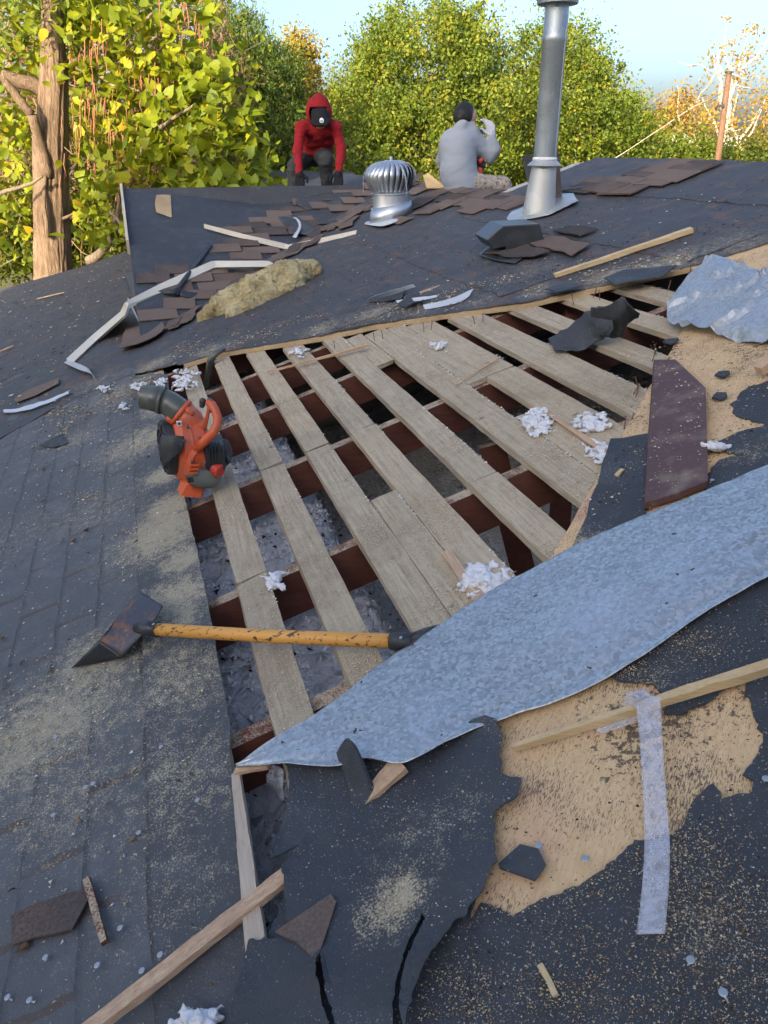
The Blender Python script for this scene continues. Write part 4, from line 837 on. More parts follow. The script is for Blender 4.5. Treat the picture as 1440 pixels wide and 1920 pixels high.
# tool held by the seated person
tl = empty('power_saw', tuple(G(905, 300, .1))); tag(tl, 'red and black power tool held up by the seated person', 'power tool')
tube('loop_handle', [G(912, 243, .09), G(905, 241, .09), G(902, 250, .09), G(903, 262, .09), G(910, 269, .09), G(917, 262, .09), G(918, 250, .09)], .014, M['blackplastic'], tl, 8)
o = body('motor_housing', [(G(906, 268, .12), G(902, 294, .14), .022, .035, 0), (G(899, 304, .12), G(906, 310, .12), .032, .026, 0)], [M['blackplastic']], tl, .008, .01)
o = body('battery_pack', [(G(900, 318, .10), G(898, 334, .10), .022, .026, 0), (G(900, 302, .08), G(905, 297, .08), .022, .018, 0)], [M['redplastic']], tl, .006, .006)
# ================================================================== FIXED ROOF HARDWARE
# flue pipe with storm collar, cone flashing and cap
fb = pt(1012, 398, .03); fl = empty('flue_pipe', tuple(fb)); tag(fl, 'tall shiny metal flue pipe with storm collar and louvred cap', 'flue')
fx, fy = fb[0], fb[1]; Z = lambda py: up(1012, py, fy)[2]
zc, ztop = Z(302), Z(8) + .02
bm = bmesh.new(); bm_lathe(bm, (fx + .005, fy, zc - .05), (0, 0, 1), [(0, .069), (ztop - zc - .16, .069), (ztop - zc - .155, .072), (ztop - zc - .12, .072), (ztop - zc - .115, .068), (ztop - zc + .05, .068)], 32)
o = bmobj('pipe', bm, M['duct'], fl, True); autosm(o)
bar('pipe_seam', [(fx + .005 + .052, fy - .047, zc), (fx + .005 + .052, fy - .047, ztop - .13)], .006, .004, M['duct'], fl, ref=(0, -1, 0))
# flashing cone: round at the top, spreading down to the sloping base
bm = bmesh.new(); n = 32; rings = []
for t in np.linspace(0, 1, 6):
    r = []
    for k in range(n):
        th = 2 * math.pi * k / n; rr = .072 + .030 * t; x = fx + .005 + math.cos(th) * rr - .014 * t; y = fy + math.sin(th) * rr
        r.append(bm.verts.new((x, y, zc * (1 - t) + (H(x, y) + .04) * t)))
    rings.append(r)
for A_, B_ in zip(rings, rings[1:]):
    for k in range(n): bm.faces.new((A_[k], B_[k], B_[(k + 1) % n], A_[(k + 1) % n]))
o = bmobj('flashing_cone', bm, M['duct_dull'], fl, True)
lathe('storm_collar', (fx + .005, fy, zc - .028), (0, 0, 1), [(0, .104), (.004, .106), (.03, .075), (.036, .070)], M['duct_dull'], fl, 32)
lathe('sealant_bead', (fx + .005, fy, zc + .006), (0, 0, 1), [(0, .074), (.008, .076), (.016, .070)], M['white'], fl, 24)
cap = lathe('rain_cap', (fx + .005, fy, ztop - .02), (0, 0, 1), [(0, .115), (.045, .120), (.05, .124), (.06, .118), (.12, .118), (.16, .05)], M['duct'], fl, 36)
for k in range(30):
    th = 2 * math.pi * k / 30; c = Vector((fx + .005 + math.cos(th) * .122, fy + math.sin(th) * .122, ztop + .02)); bm = bmesh.new(); d = Vector((math.cos(th), math.sin(th), 0)); e = Vector((-d.y, d.x, 0)); bm_box(bm, c, d * .003, e * .004, (0, 0, .014)); bmobj('louvre', bm, M['pick'], cap)
patch('base_flange', [[(985, 412, .045), (1030, 402, .05), (1060, 388, .05), (1085, 376, .05)], [(950, 412, .045), (990, 405, .05), (1040, 390, .05), (1080, 372, .05)], [(960, 395, .045), (1000, 380, .045), (1040, 365, .045), (1075, 362, .045)]], M['duct_dull'], fl, 20, 6, .006, 12)
# turbine vent
tb = pt(733, 408, .03); ty = tb[1]; T = lambda px, py: up(px, py, ty)
tu = empty('turbine_vent', tuple(tb)); tag(tu, 'silver spinning turbine vent with curved fins on a stubby neck', 'roof vent')
tc = T(736, 336); bz = T(736, 362)[2]; R0 = .205; axt = Vector((-.05, -.02, 1)).normalized()
nk = [bz - .0, .150]
bm = bmesh.new(); n = 40; rings = []
for t in np.linspace(0, 1, 7):
    r = []
    for k in range(n):
        th = 2 * math.pi * k / n; rr = .150 + .018 * max(0, t - .45) / .55; x, y = tb[0] + math.cos(th) * rr, tb[1] + math.sin(th) * rr
        r.append(bm.verts.new((x, y, bz * (1 - t) + (H(x, y) + .035) * t)))
    rings.append(r)
for A_, B_ in zip(rings, rings[1:]):
    for k in range(n): bm.faces.new((A_[k], B_[k], B_[(k + 1) % n], A_[(k + 1) % n]))
bmobj('neck', bm, M['alu'], tu, True)
# lower sleeve, cut on a slant
bm = bmesh.new(); rings = []
for t in (0, 1):
    r = []
    for k in range(n):
        th = 2 * math.pi * k / n; rr = .161 + .016 * t; x, y = tb[0] + math.cos(th) * rr, tb[1] + math.sin(th) * rr
        r.append(bm.verts.new((x, y, (bz - .085 + .03 * math.cos(th)) * (1 - t) + (H(x, y) + .034) * t)))
    rings.append(r)
for k in range(n): bm.faces.new((rings[0][k], rings[1][k], rings[1][(k + 1) % n], rings[0][(k + 1) % n]))
o = bmobj('sleeve', bm, M['alu'], tu, True); solid(o, .003)
lathe('bearing_ring', (tb[0], tb[1], bz - .008), axt, [(0, .158), (.004, .162), (.014, .162), (.018, .15)], M['alu'], tu, 40)
NF = 26; hh = T(736, 304)[2] - bz
bm = bmesh.new(); m_ = 12; r0 = []
for s_ in (0, 1):
    r0.append([])
for j in range(m_ + 1):
    t = j / m_; z = hh * t; prof = .152 + (R0 - .152) * math.sin(math.pi * min(1, t / .86) * .62) if t < .86 else None
    rr = .148 + (R0 - .148) * math.sin(min(t / .55, 1) * math.pi / 2) if t < .55 else R0 * math.sqrt(max(.0, 1 - ((t - .55) / .50) ** 2)); rr = max(rr, .055)
    for s_, (dth, dr) in enumerate(((0, 0.0), (2 * math.pi / NF * 1.12, -.028))):
        th = dth + .16 * t; r0[s_].append(bm.verts.new(((rr + dr * math.sin(math.pi * min(1, t * 1.0))) * math.cos(th), (rr + dr * math.sin(math.pi * t)) * math.sin(th), z)))
for j in range(m_): bm.faces.new((r0[0][j], r0[1][j], r0[1][j + 1], r0[0][j + 1]))
fin_me = bpy.data.meshes.new('fin'); bm.normal_update(); bm.to_mesh(fin_me); bm.free(); fin_me.materials.append(M['alu']); fin_me.polygons.foreach_set('use_smooth', [True] * len(fin_me.polygons))
qt = axt.to_track_quat('Z', 'Y').to_matrix().to_4x4()
for k in range(NF):
    o = bpy.data.objects.new('fin', fin_me); col.objects.link(o); o.parent = tu; o.matrix_local = Matrix.Translation(Vector((tb[0], tb[1], bz + .008)) - Vector(tb)) @ qt @ Matrix.Rotation(2 * math.pi * k / NF, 4, 'Z')
    solid(o, .0015)
lathe('top_disc', (tb[0], tb[1], bz + hh - .012), axt, [(0, .11), (.018, .085), (.026, .02)], M['alu'], tu, 30)
lathe('inner_hub', (tb[0], tb[1], bz), axt, [(0, .13), (hh * .5, .15), (hh * .95, .06)], M['blackmetal'], tu, 24)
for k in range(3):
    th = 1.1 + k * 2.094; pp = []
    for j in range(9):
        t = j / 8; rr = (R0 + .018) * math.cos((t * 1.25 + .02) * math.pi / 2 - .4) if t < .99 else .01; rr = max(.0, (R0 + .016) * math.sqrt(max(0, 1 - (t * 1.02 - .02) ** 4)) if t < .97 else .02)
        pp.append(Vector((tb[0], tb[1], bz)) + axt * (hh * (t * 1.06)) + Vector((math.cos(th) * rr, math.sin(th) * rr, 0)))
    bar('brace', pp, .010, .004, M['alu'], tu, ref=(math.cos(th), math.sin(th), .2))
lathe('pivot', (tb[0], tb[1], bz + hh), axt, [(0, .012), (.04, .012), (.045, .006)], M['alu'], tu, 10)
patch('base_flange', [[(683, 420, .04), (715, 424, .06), (745, 415, .05)], [(688, 415, .04), (715, 412, .045), (750, 405, .045)]], M['whitemetal'], tu, 10, 4)
# black hooded exhaust vent
bv = empty('box_vent', tuple(pt(960, 470, .03))); tag(bv, 'black metal exhaust hood with slanted mouth beside torn shingles', 'roof vent')
by = pt(985, 468, .03)[1]; Q = lambda px, py, dy=0.0: up(px, py, by + dy)
# outline of the near side, then the far side pushed back across the slope
side = [(893, 452), (915, 459), (945, 470), (956, 487), (962, 480), (1022, 456), (1016, 419), (953, 419), (920, 452)]
near_pts = [(912, 450), (943, 424), (1012, 420), (1021, 452), (955, 482), (946, 478), (949, 462), (925, 466)]
A_ = [Q(*p) for p in near_pts]; off = np.array(Q(888, 438, .33)) - np.array(Q(912, 450)); off = off + np.array([0, 0, .0]); Bk = [np.array(p) + off * np.array([.9, .9, .9]) for p in A_]
n = len(A_); o = meshobj('hood', list(A_) + Bk, [tuple(range(n))[::-1], tuple(range(n, 2 * n))] + [(i, (i + 1) % n, (i + 1) % n + n, i + n) for i in range(n) if i not in (5, 6)], M['blackmetal'], bv); bev(o, .004); solid(o, .002)
patch('flange', [[(898, 478, .05), (930, 488, .045), (965, 494, .04)], [(905, 470, .045), (940, 478, .04), (1000, 470, .04)], [(930, 450, .04), (980, 445, .04), (1025, 440, .04)]], M['blackmetal'], bv, 12, 6)

# ================================================================== SHINGLES STILL ON (parts of the roof)
bm = bmesh.new()
for sx in (0,):
    vsx = [(-.15, 0, .002), (.15, 0, .002), (.15, .165, 0), (-.15, .165, 0), (-.15, 0, .0085), (.15, 0, .0085), (.15, .165, .004), (-.15, .165, .004)]
    vv_ = [bm.verts.new(v) for v in vsx]
    for f in ((3, 2, 1, 0), (4, 5, 6, 7), (0, 1, 5, 4), (1, 2, 6, 5), (2, 3, 7, 6), (3, 0, 4, 7)): bm.faces.new([vv_[i] for i in f])
tab_me = bpy.data.meshes.new('shingle'); bm.to_mesh(tab_me); bm.free(); tab_me.materials.append(M['shingle'])
def place_tab(pos, xdir, updir, tilt=0.0, yaw=0.0, sc=(1, 1, 1), parent=roof, name='shingle'):
    x = Vector(xdir).normalized(); y = Vector(updir); y = (y - x * y.dot(x)).normalized(); z = x.cross(y)
    if z.z < 0: x = -x; z = x.cross(y)
    m = Matrix((x, y, z)).transposed().to_4x4(); m = Matrix.Translation(Vector(pos)) @ m @ Matrix.Rotation(yaw, 4, 'Z') @ Matrix.Rotation(tilt, 4, 'X') @ Matrix.Diagonal((*sc, 1))
    o = bpy.data.objects.new(name, tab_me); col.objects.link(o)
    if parent is not None: o.parent = parent; o.matrix_parent_inverse = Matrix.Translation(parent.location).inverted()
    o.matrix_basis = m; return o
GUP = Vector((D1[0], D1[1], SL)).normalized()
keep_poly = [(266, 505), (300, 525), (335, 505), (380, 500), (400, 475), (425, 462), (440, 440), (478, 425), (480, 405), (520, 405), (520, 388), (548, 385), (545, 370), (735, 348), (690, 400), (620, 430), (560, 462), (450, 545), (300, 640), (266, 652)]
row = 0; a = GA0 - .02
while a < GA0 + GD - .03:
    x0 = GU0 + .14 + (row % 2) * .152
    while x0 < GU0 + GD + .1:
        if x0 - .1 < GU0 + (a - GA0) + .2:
            p = W(a, x0, gz(a, x0) + .040); q = proj(p)
            if inpoly(np.array([q]), keep_poly)[0] and random.random() > .13: place_tab(p, R1V - Vector((0, 0, R1V.z)), GUP, yaw=random.gauss(0, .035), tilt=max(0, random.gauss(0, .03)), sc=(random.uniform(.75, 1.02), random.uniform(.8, 1.05), 1))
        x0 += .304
    a += .135; row += 1
# strips of the woven valley, cut in steps along the slope
for i in range(64):
    t = random.random(); ac = GA0 + .1 + 2.4 * t; uc = GU0 + (ac - GA0) + random.uniform(.02, .34) * (.6 + .6 * t)
    p = onroof(ac, uc, .040 + .010 * random.random()); place_tab(p, D1V, R1V, yaw=random.gauss(-.35, .22), sc=(random.uniform(.5, 1.3), random.uniform(.35, .8), 1.1), tilt=random.uniform(0, .05))
# courses left along the lower ridge and up the step to the main ridge
def course_px(pts, off=.038):
    for (px, py, yw, sc) in pts:
        place_tab(pt(px, py, off), D1V, R1V, yaw=yw + random.gauss(0, .05), sc=sc, tilt=random.uniform(.0, .06))
course_px([(795 + i * 31, 372 + (i % 3) * 7, .05, (.95, 1.0, .9)) for i in range(5)] + [(815 + i * 30, 392 - (i % 2) * 9, .0, (.9, 1.0, .9)) for i in range(5)] + [(765, 365, .1, (1, 1, .9)), (775, 385, .2, (1, 1, .9)), (750, 396, .0, (1, 1, 1.2)), (790, 402, .3, (.8, 1, 1.2)), (735, 420, .1, (.9, .8, 1)),
           (870, 400, .0, (1, 1, .9)), (905, 392, .05, (1, 1, .9)), (940, 385, .0, (1.1, 1, .9)), (968, 380, .0, (1, 1, .9)), (1075, 362, .0, (1, 1, .9)), (1090, 352, .0, (1, 1, 1.2)), (1110, 362, .05, (1.1, 1.1, 1.4))])
course_px([(1140, 352, .0, (1.2, 1, .9)), (1170, 346, .0, (1.2, 1, .9)), (1205, 348, .0, (1.2, 1, .9)), (1235, 340, .0, (1.2, 1, .9)), (1190, 332, .0, (1.1, 1, .9)), (1225, 325, .0, (1.1, 1, .9)), (1260, 330, .0, (1.1, 1, .9)), (1150, 366, .05, (1, .9, 1.3)), (1250, 318, .0, (1, 1, 1)), (1285, 322, .0, (1, 1, 1))])
# ridge stubs, a jagged crest of torn tabs
for i in range(26):
    place_tab(W(5.75 + i * .135, LOW_U - .10 + random.uniform(-.05, .03), zl - .005 - .02 * random.random()), D1V, R1V, yaw=random.gauss(0, .12), sc=(.8, .8, .9), tilt=random.uniform(-.05, .05))
for i in range(9):
    place_tab(W(5.62 + random.uniform(-.05, .0), 2.8 + i * .075, zl + .03 + i * .024), R1V, -D1V, yaw=random.gauss(0, .15), sc=(.5, .8, 1.4), tilt=random.uniform(-.05, .1))

# ================================================================== TOOLS AND LOOSE THINGS
# leaf blower standing at the edge of the opening
bb = pt(365, 935, .02); lb = empty('leaf_blower', tuple(bb)); tag(lb, 'orange handheld leaf blower with grey nozzle at the edge of the opening', 'leaf blower')
yb = bb[1] + .10; K = lambda px, py, dy=0.0: up(px, py, yb + dy)
m_ = np.linalg.norm(K(350, 850) - np.array([0, 0, CZ])) / FPX
# scroll housing: drum seen nearly edge on, its axis pointing left and a little towards the viewer
hcn = np.array(K(350, 834)); axh = Vector((-.90, -.42, .04)).normalized()
prof = [(-.062, .088), (-.058, .118), (-.045, .131), (-.042, .134), (.030, .134), (.034, .130), (.050, .116), (.054, .075)]
bm = bmesh.new(); bm_lathe(bm, hcn, axh, prof, 40)
hs_ = bmobj('fan_housing', bm, M['orange'], lb, True); autosm(hs_, 25)
bm = bmesh.new(); bm_lathe(bm, hcn, axh, [(-.004, .1335), (-.003, .1365), (.003, .1365), (.004, .1335)], 40); bmobj('housing_seam', bm, M['orange'], hs_, True)
tube('outlet_throat', [K(372, 822, -.02), K(362, 800, -.03), K(350, 784, -.035), K(340, 774, -.03)], [.04, .047, .049, .049], M['orange'], lb, 28)
tube('outlet_flange', [K(343, 776, -.031), K(337, 771.5, -.03)], .054, M['orange'], lb, 28)
for px, py in ((318, 785), (352, 770)):
    body('clamp_lug', [(K(px, py, -.06), K(px + 6, py + 4, -.06), .014, .014, 0)], [M['orange']], hs_, .005, .004)
bm = bmesh.new(); bm_tube(bm, [K(346, 783, -.03), K(332, 768, -.03), K(318, 757, -.02), K(303, 750, -.02)], [.047, .048, .045, .043], 24); bmobj('nozzle_elbow', bm, M['tubegrey'], lb, True)
bm = bmesh.new(); rg = bm_tube(bm, [K(306, 751, -.02), K(288, 747, -.01), K(272, 745, .0), K(265, 744, .0)], [.047, .044, .041, .040], 24, False); o = bmobj('nozzle_tube', bm, M['tubegrey'], lb, True); solid(o, .003)
tube('nozzle_collar', [K(305, 751, -.02), K(299, 749.5, -.02)], .050, M['tubegrey'], lb, 24)
# black intake guard on the left face
ic = Vector(hcn) + axh * .03
gd = lathe('intake_guard', ic, axh, [(-.005, .100), (.03, .103), (.052, .098), (.056, .080), (.054, .02)], M['blackplastic'], lb, 32)
for k in range(9):
    th = k * 2 * math.pi / 9; e1 = axh.cross(Vector((0, 0, 1))).normalized(); e2 = axh.cross(e1); d = e1 * math.cos(th) + e2 * math.sin(th); d2 = e1 * math.cos(th + .35) + e2 * math.sin(th + .35)
    bar('guard_rib', [ic + axh * .058 + d * .02, ic + axh * .060 + d2 * .06, ic + axh * .055 + d2 * .09], .006, .006, M['blackmetal'], gd, ref=tuple(axh))
for rr in (.045, .07):
    tube('guard_ring', [ic + axh * .059 + (e1 * math.cos(t) + e2 * math.sin(t)) * rr for t in np.linspace(0, 2 * math.pi, 25)], .0035, M['blackmetal'], gd, 6)
patch('guard_shroud', [[K(305, 815, -.11), K(325, 816, -.14), K(345, 818, -.13)], [K(300, 840, -.12), K(325, 838, -.15), K(343, 838, -.14)], [K(308, 880, -.11), K(320, 862, -.145), K(338, 848, -.14)]], M['blackplastic'], lb, 10, 8, world_pts=True, thick=.006)
# handle loop
hp = [K(370, 842, -.12), K(385, 826, -.125), K(400, 811, -.12), K(407, 797, -.11), K(408, 783, -.10), K(403, 769, -.09), K(396, 758, -.08), K(389, 752, -.075)]
tube('handle', hp, [.016, .0165, .0165, .016, .0155, .0155, .016, .012], M['orange'], lb, 18)
patch('handle_bracket', [[K(372, 800, -.07), K(382, 788, -.075), K(388, 770, -.075), K(391, 756, -.075)], [K(378, 812, -.07), K(388, 800, -.07), K(392, 780, -.075), K(396, 760, -.078)]], M['orange'], lb, 12, 4, world_pts=True, thick=.010)
bar('housing_web', [K(372, 838, -.11), K(360, 852, -.125), K(354, 870, -.135), K(350, 890, -.135)], .020, .008, M['orange'], lb, ref=(0, -1, .2))
body('throttle_trigger', [(K(380, 752, -.07), K(379, 760, -.07), .012, .010, 0)], [M['blackplastic']], lb, .004, .004)
body('stop_switch', [(K(392, 750, -.075), K(397, 754, -.08), .009, .009, 0)], [M['tubegrey']], lb, .004, .004)
# engine side
bm = bmesh.new(); ce = K(402, 848, -.06); ex = Vector((.97, .22, 0)).normalized(); ez = Vector((0, -.15, 1)).normalized(); ey = ez.cross(ex); bm_box(bm, ce, ex * .034, ey * .05, ez * .052); o = bmobj('muffler_cover', bm, M['blackplastic'], lb); bev(o, .012, 3)
body('engine_block', [(K(380, 850, .0), K(405, 850, .02), .075, .06, 0)], [M['blackplastic']], lb, .01, .01)
body('starter_guard', [(K(424, 855, -.02), K(428, 865, -.04), .012, .010, 0), (K(420, 840, -.02), K(424, 855, -.02), .012, .012, 0)], [M['blackplastic']], lb, .006, .006)
tk_ = body('fuel_tank', [(K(372, 893, -.08), K(392, 893, -.06), .042, .040, 0), (K(392, 893, -.06), K(404, 878, -.07), .036, .028, 0), (K(372, 880, -.06), K(388, 882, -.05), .045, .04, 0)], [M['tank']], lb, .007, .012)
lathe('fuel_cap', K(401, 876, -.085), Vector((.75, -.45, -.25)), [(0, .022), (.006, .026), (.03, .026), (.034, .022)], M['redplastic'], tk_, 16, False)
o = meshobj('foot', [K(338, 903, -.10), K(352, 905, -.12), K(362, 918, -.13), K(379, 925, -.12), K(378, 935, -.12), K(338, 931, -.12), K(332, 918, -.10)] + [np.array(K(px, py, dy)) + np.array([.0, .05, .005]) for px, py, dy in ((338, 903, -.10), (352, 905, -.12), (362, 918, -.13), (379, 925, -.12), (378, 935, -.12), (338, 931, -.12), (332, 918, -.10))],
            [(6, 5, 4, 3, 2, 1, 0), (7, 8, 9, 10, 11, 12, 13)] + [(i_, (i_ + 1) % 7, (i_ + 1) % 7 + 7, i_ + 7) for i_ in range(7)], M['orange'], lb); bev(o, .004)
for j in range(3):
    bm = bmesh.new(); c = K(366 - j * 1.5, 872 + j * 7.5, -.142); bm_box(bm, c, Vector((.97, .25, 0)) * .014, Vector((.2, -.97, 0)) * .004, Vector((0, 0, 1)) * .0035); o = bmobj('cooling_rib', bm, M['orange'], hs_)
for px, py, dy in ((352, 800, -.10), (345, 826, -.135), (360, 866, -.14), (375, 822, -.118), (395, 770, -.10)):
    lathe('screw', K(px, py, dy), Vector((.1, -.85, .5)), [(-.004, .006), (.002, .006), (.003, .0035)], M['blackmetal'], hs_, 10)
for k in range(4):
    bar('muffler_fin', [K(392 + k * 6, 828, -.118), K(393 + k * 6, 866, -.122)], .004, .006, M['blackmetal'], lb, ref=(0, -1, .2))
lathe('recoil_starter', K(418, 848, .0), Vector((.95, -.2, .1)), [(-.01, .05), (.012, .048), (.02, .036), (.022, .012)], M['blackplastic'], lb, 24)
tube('fuel_line', [K(388, 880, -.10), K(382, 872, -.11), K(384, 862, -.10)], .0035, M['tank'], lb, 8)
def decal(px, py, w, h, mat, parent, dy, name):
    bm = bmesh.new(); c = K(px, py, dy); bm_box(bm, c, Vector((.98, .2, 0)) * w, Vector((.1, -.5, -.8)) * .0015, Vector((0, -.25, .97)) * h); return bmobj(name, bm, mat, parent)
dl = decal(336, 794, .009, .009, M['white'], hs_, -.097, 'label_sticker'); decal(357, 899, .011, .012, M['blackplastic'], hs_, -.148, 'rating_plate')
bm = bmesh.new(); c = K(336, 794, -.099); bm_box(bm, c, Vector((.98, .2, 0)) * .004, Vector((.1, -.5, -.8)) * .0012, Vector((0, -.25, .97)) * .004); bmobj('sticker_mark', bm, M['tubegrey'], dl)

# tear-off shovel
hA, hB = pt(292, 1180, .085), pt(738, 1202, .045)
sv = empty('roofing_shovel', tuple(pt(250, 1190, .02))); tag(sv, 'tear off shovel with chipped yellow handle lying across the rafters', 'shovel')
tube('handle', [hA, (hA + hB) / 2 + np.array([0, 0, -.004]), hB], .0165, M['yellow'], sv, 20)
tube('socket', [pt(256, 1177, .085), pt(275, 1178, .087), hA + (hB - hA) * .01], [.013, .019, .020], M['blackmetal'], sv, 18)
tube('grip_collar', [hB - (hB - hA) * .008, hB + (hB - hA) * .07], .0205, M['blackplastic'], sv, 18)
tube('grip_yoke', [hB + (hB - hA) * .06, pt(800, 1188, .034), pt(835, 1176, .028), pt(880, 1170, .022)], [.018, .014, .010, .009], M['blackplastic'], sv, 12)
tube('grip_yoke', [hB + (hB - hA) * .06, pt(800, 1206, .03), pt(840, 1217, .022), pt(885, 1217, .02)], [.018, .012, .010, .009], M['blackplastic'], sv, 12)
tube('grip_bar', [pt(880, 1168, .022), pt(885, 1219, .02)], .010, M['blackplastic'], sv, 12)
lathe('rivet', pt(288, 1171, .104), NRM, [(0, .004), (.002, .004), (.003, .002)], M['nail'], sv, 10); lathe('rivet', pt(752, 1196, .068), NRM, [(0, .004), (.002, .004), (.003, .002)], M['nail'], sv, 10)
patch('blade_plate', [[(262, 1108, .11), (306, 1136, .10)], [(225, 1152, .10), (280, 1178, .075)], [(187, 1200, .085), (228, 1232, .035)]], M['blade'], sv, 8, 14, .0015, 14, .003, curve=False)
patch('blade_underside', [[(187, 1200, .083), (228, 1232, .033)], [(160, 1230, .05), (190, 1240, .02)], [(137, 1250, .022), (140, 1251, .020)]], M['blackmetal'], sv, 8, 10, 0, 9, .003)
patch('blade_edge', [[(262, 1108, .108), (225, 1152, .098), (187, 1200, .083), (137, 1250, .018)], [(258, 1130, .03), (220, 1172, .022), (185, 1215, .02), (134, 1253, .016)]], M['blade'], sv, 16, 4, 0, 9, .003)

# long curled galvanised valley strip
low = [(443, 1437, .05), (490, 1434, .06), (545, 1432, .062), (620, 1438, .062), (690, 1424, .062), (758, 1432, .062), (850, 1385, .055), (960, 1343, .036), (1080, 1300, .036), (1200, 1234, .036), (1320, 1150, .036), (1440, 1082, .036), (1580, 1000, .036)]
mid = [(443, 1436, .048), (510, 1405, .048), (570, 1385, .048), (650, 1360, .048), (730, 1330, .048), (800, 1300, .048), (890, 1250, .048), (985, 1205, .048), (1090, 1155, .048), (1200, 1100, .048), (1320, 1040, .048), (1440, 985, .048), (1580, 920, .048)]
upr = [(444, 1435, .05), (520, 1380, .05), (588, 1342, .045), (660, 1290, .045), (722, 1240, .045), (800, 1188, .05), (900, 1122, .05), (1000, 1066, .05), (1082, 1021, .05), (1170, 982, .05), (1290, 935, .05), (1440, 873, .05), (1580, 820, .05)]
o = patch('valley_flashing', [low, mid, upr], M['galv'], None, 130, 28, .003, 5, .0012); tag(o, 'long curved sheet of spangled galvanised flashing lying over the opening', 'flashing')
for k_, v in enumerate(o.data.vertices):
    i_, j_ = divmod(k_, 130); e = i_ / 27; x, y, z = v.co; L_ = j_ / 129
    v.co += NRM * (.005 * math.exp(-((e - .44 - .04 * math.sin(L_ * 9)) / .035) ** 2) - .006 * math.exp(-((e - .12) / .05) ** 2) + .003 * (1 - 2 * abs(noise.noise(Vector((x * 3.1, y * 3.1, 2))))) + (.003 * fbm(x, y, 1, 16, 3) if e < .12 or e > .9 else 0))
# crumpled sheet at the upper right
r0 = [(1280, 622, .03), (1310, 626, .03), (1345, 631, .03), (1400, 640, .03), (1470, 650, .03), (1540, 655, .03)]
r1_ = [(1254, 604, .035), (1290, 602, .05), (1345, 606, .06), (1410, 612, .06), (1475, 620, .06), (1540, 625, .06)]
r2_ = [(1252, 585, .05), (1296, 570, .07), (1350, 568, .08), (1410, 572, .085), (1475, 578, .085), (1540, 585, .08)]
r3 = [(1262, 556, .07), (1304, 530, .09), (1352, 526, .10), (1405, 535, .10), (1470, 540, .10), (1540, 548, .09)]
r4 = [(1285, 532, .08), (1334, 490, .11), (1366, 489, .11), (1400, 505, .11), (1440, 510, .11), (1540, 512, .10)]
o = patch('flashing_sheet', [r0, r1_, r2_, r3, r4], M['galv_old'], None, 46, 30, .004, 9, .0012, False); tag(o, 'crumpled dull galvanised sheet heaped at the far right corner of the opening', 'flashing')
for v in o.data.vertices:
    x, y, z = v.co; w_ = 1 - abs(noise.noise(Vector((x * 5.5, y * 5.5, z * 9)))) * 2; w2 = 1 - abs(noise.noise(Vector((x * 14 + 3, y * 14, z * 20)))) * 2
    v.co += NRM * (.030 * w_ ** 3 + .008 * w2)
# mineral wool batt: torn wedge of matted fibre
axp = [pt(378, 600, .03), pt(425, 575, .05), pt(480, 550, .07), pt(535, 525, .08), pt(585, 507, .07)]
o = body('insulation_batt', [(axp[0], axp[1], .045, .10, 0), (axp[1], axp[2], .10, .12, 0), (axp[2], axp[3], .12, .125, 0), (axp[3], axp[4], .125, .07, 0), (pt(440, 590, .03), pt(560, 530, .05), .05, .06, 0)], [M['wool']], None, .013, .02, True,
         lambda v: np.array([fbm(v[0], v[1], v[2], 6, 4), fbm(v[0] + 5, v[1], v[2], 6, 4), 1.0 * fbm(v[0], v[1] + 5, v[2], 9, 4)]) * .024 + np.array([fbm(v[0], v[1], v[2], 32, 3), fbm(v[0] + 4, v[1], v[2], 32, 3), fbm(v[0], v[1], v[2] + 4, 32, 3)]) * .016)
tag(o, 'torn slab of tan mineral wool insulation lying on the black felt', 'insulation')
def gp_(px, py, off):
    """point on the gable slope seen at this pixel"""
    d = ray(px, py); best = None
    for s in np.linspace(4.5, 12, 700):
        p = d * s; a_, u_ = AUof(p[0], p[1]); z_ = CZ + p[2]
        if z_ < max(gz(a_, u_) if (GA0 - .2 < a_ < GA0 + GD and u_ > GU0 - .1) else -9, H(p[0], p[1])) + off: best = p; break
    return np.array([best[0], best[1], best[2] + CZ])
# bent cream drip edge strip
de = [[(124, 673, .04), (172, 629, .05), (226, 584, .05), (234, 566, .07), (300, 532, .06), (395, 490, .09), (402, 489, .09), (498, 489, .10), (506, 490, .10), (533, 505, .03)], [(134, 682, .03), (182, 637, .04), (235, 590, .04), (240, 572, .05), (306, 546, .045), (398, 503, .07), (406, 501, .07), (496, 500, .08), (503, 502, .08), (524, 512, .02)], [(136, 686, .01), (184, 641, .015), (237, 594, .02), (243, 577, .03), (309, 551, .02), (399, 507, .04), (407, 505, .04), (496, 504, .05), (503, 506, .05), (522, 516, .0)]]
o = patch('drip_edge', [[gp_(x, y, h) for x, y, h in r] for r in de], M['creammetal'], None, 60, 5, 0, 9, .0012, False, world_pts=True, curve=False)
tag(o, 'bent cream metal drip edge strip sprawled below the pickaxe', 'metal strip')
o = patch('metal_offcut', [[(120, 680, .05), (150, 694, .05), (172, 700, .06), (178, 712, .05)], [(128, 674, .03), (155, 685, .03), (165, 690, .04), (176, 704, .02)]], M['whitemetal'], None, 8, 4, 0, 9, .001, False, curve=False); tag(o, 'small bent white metal offcut at the end of the cream strip', 'metal strip')
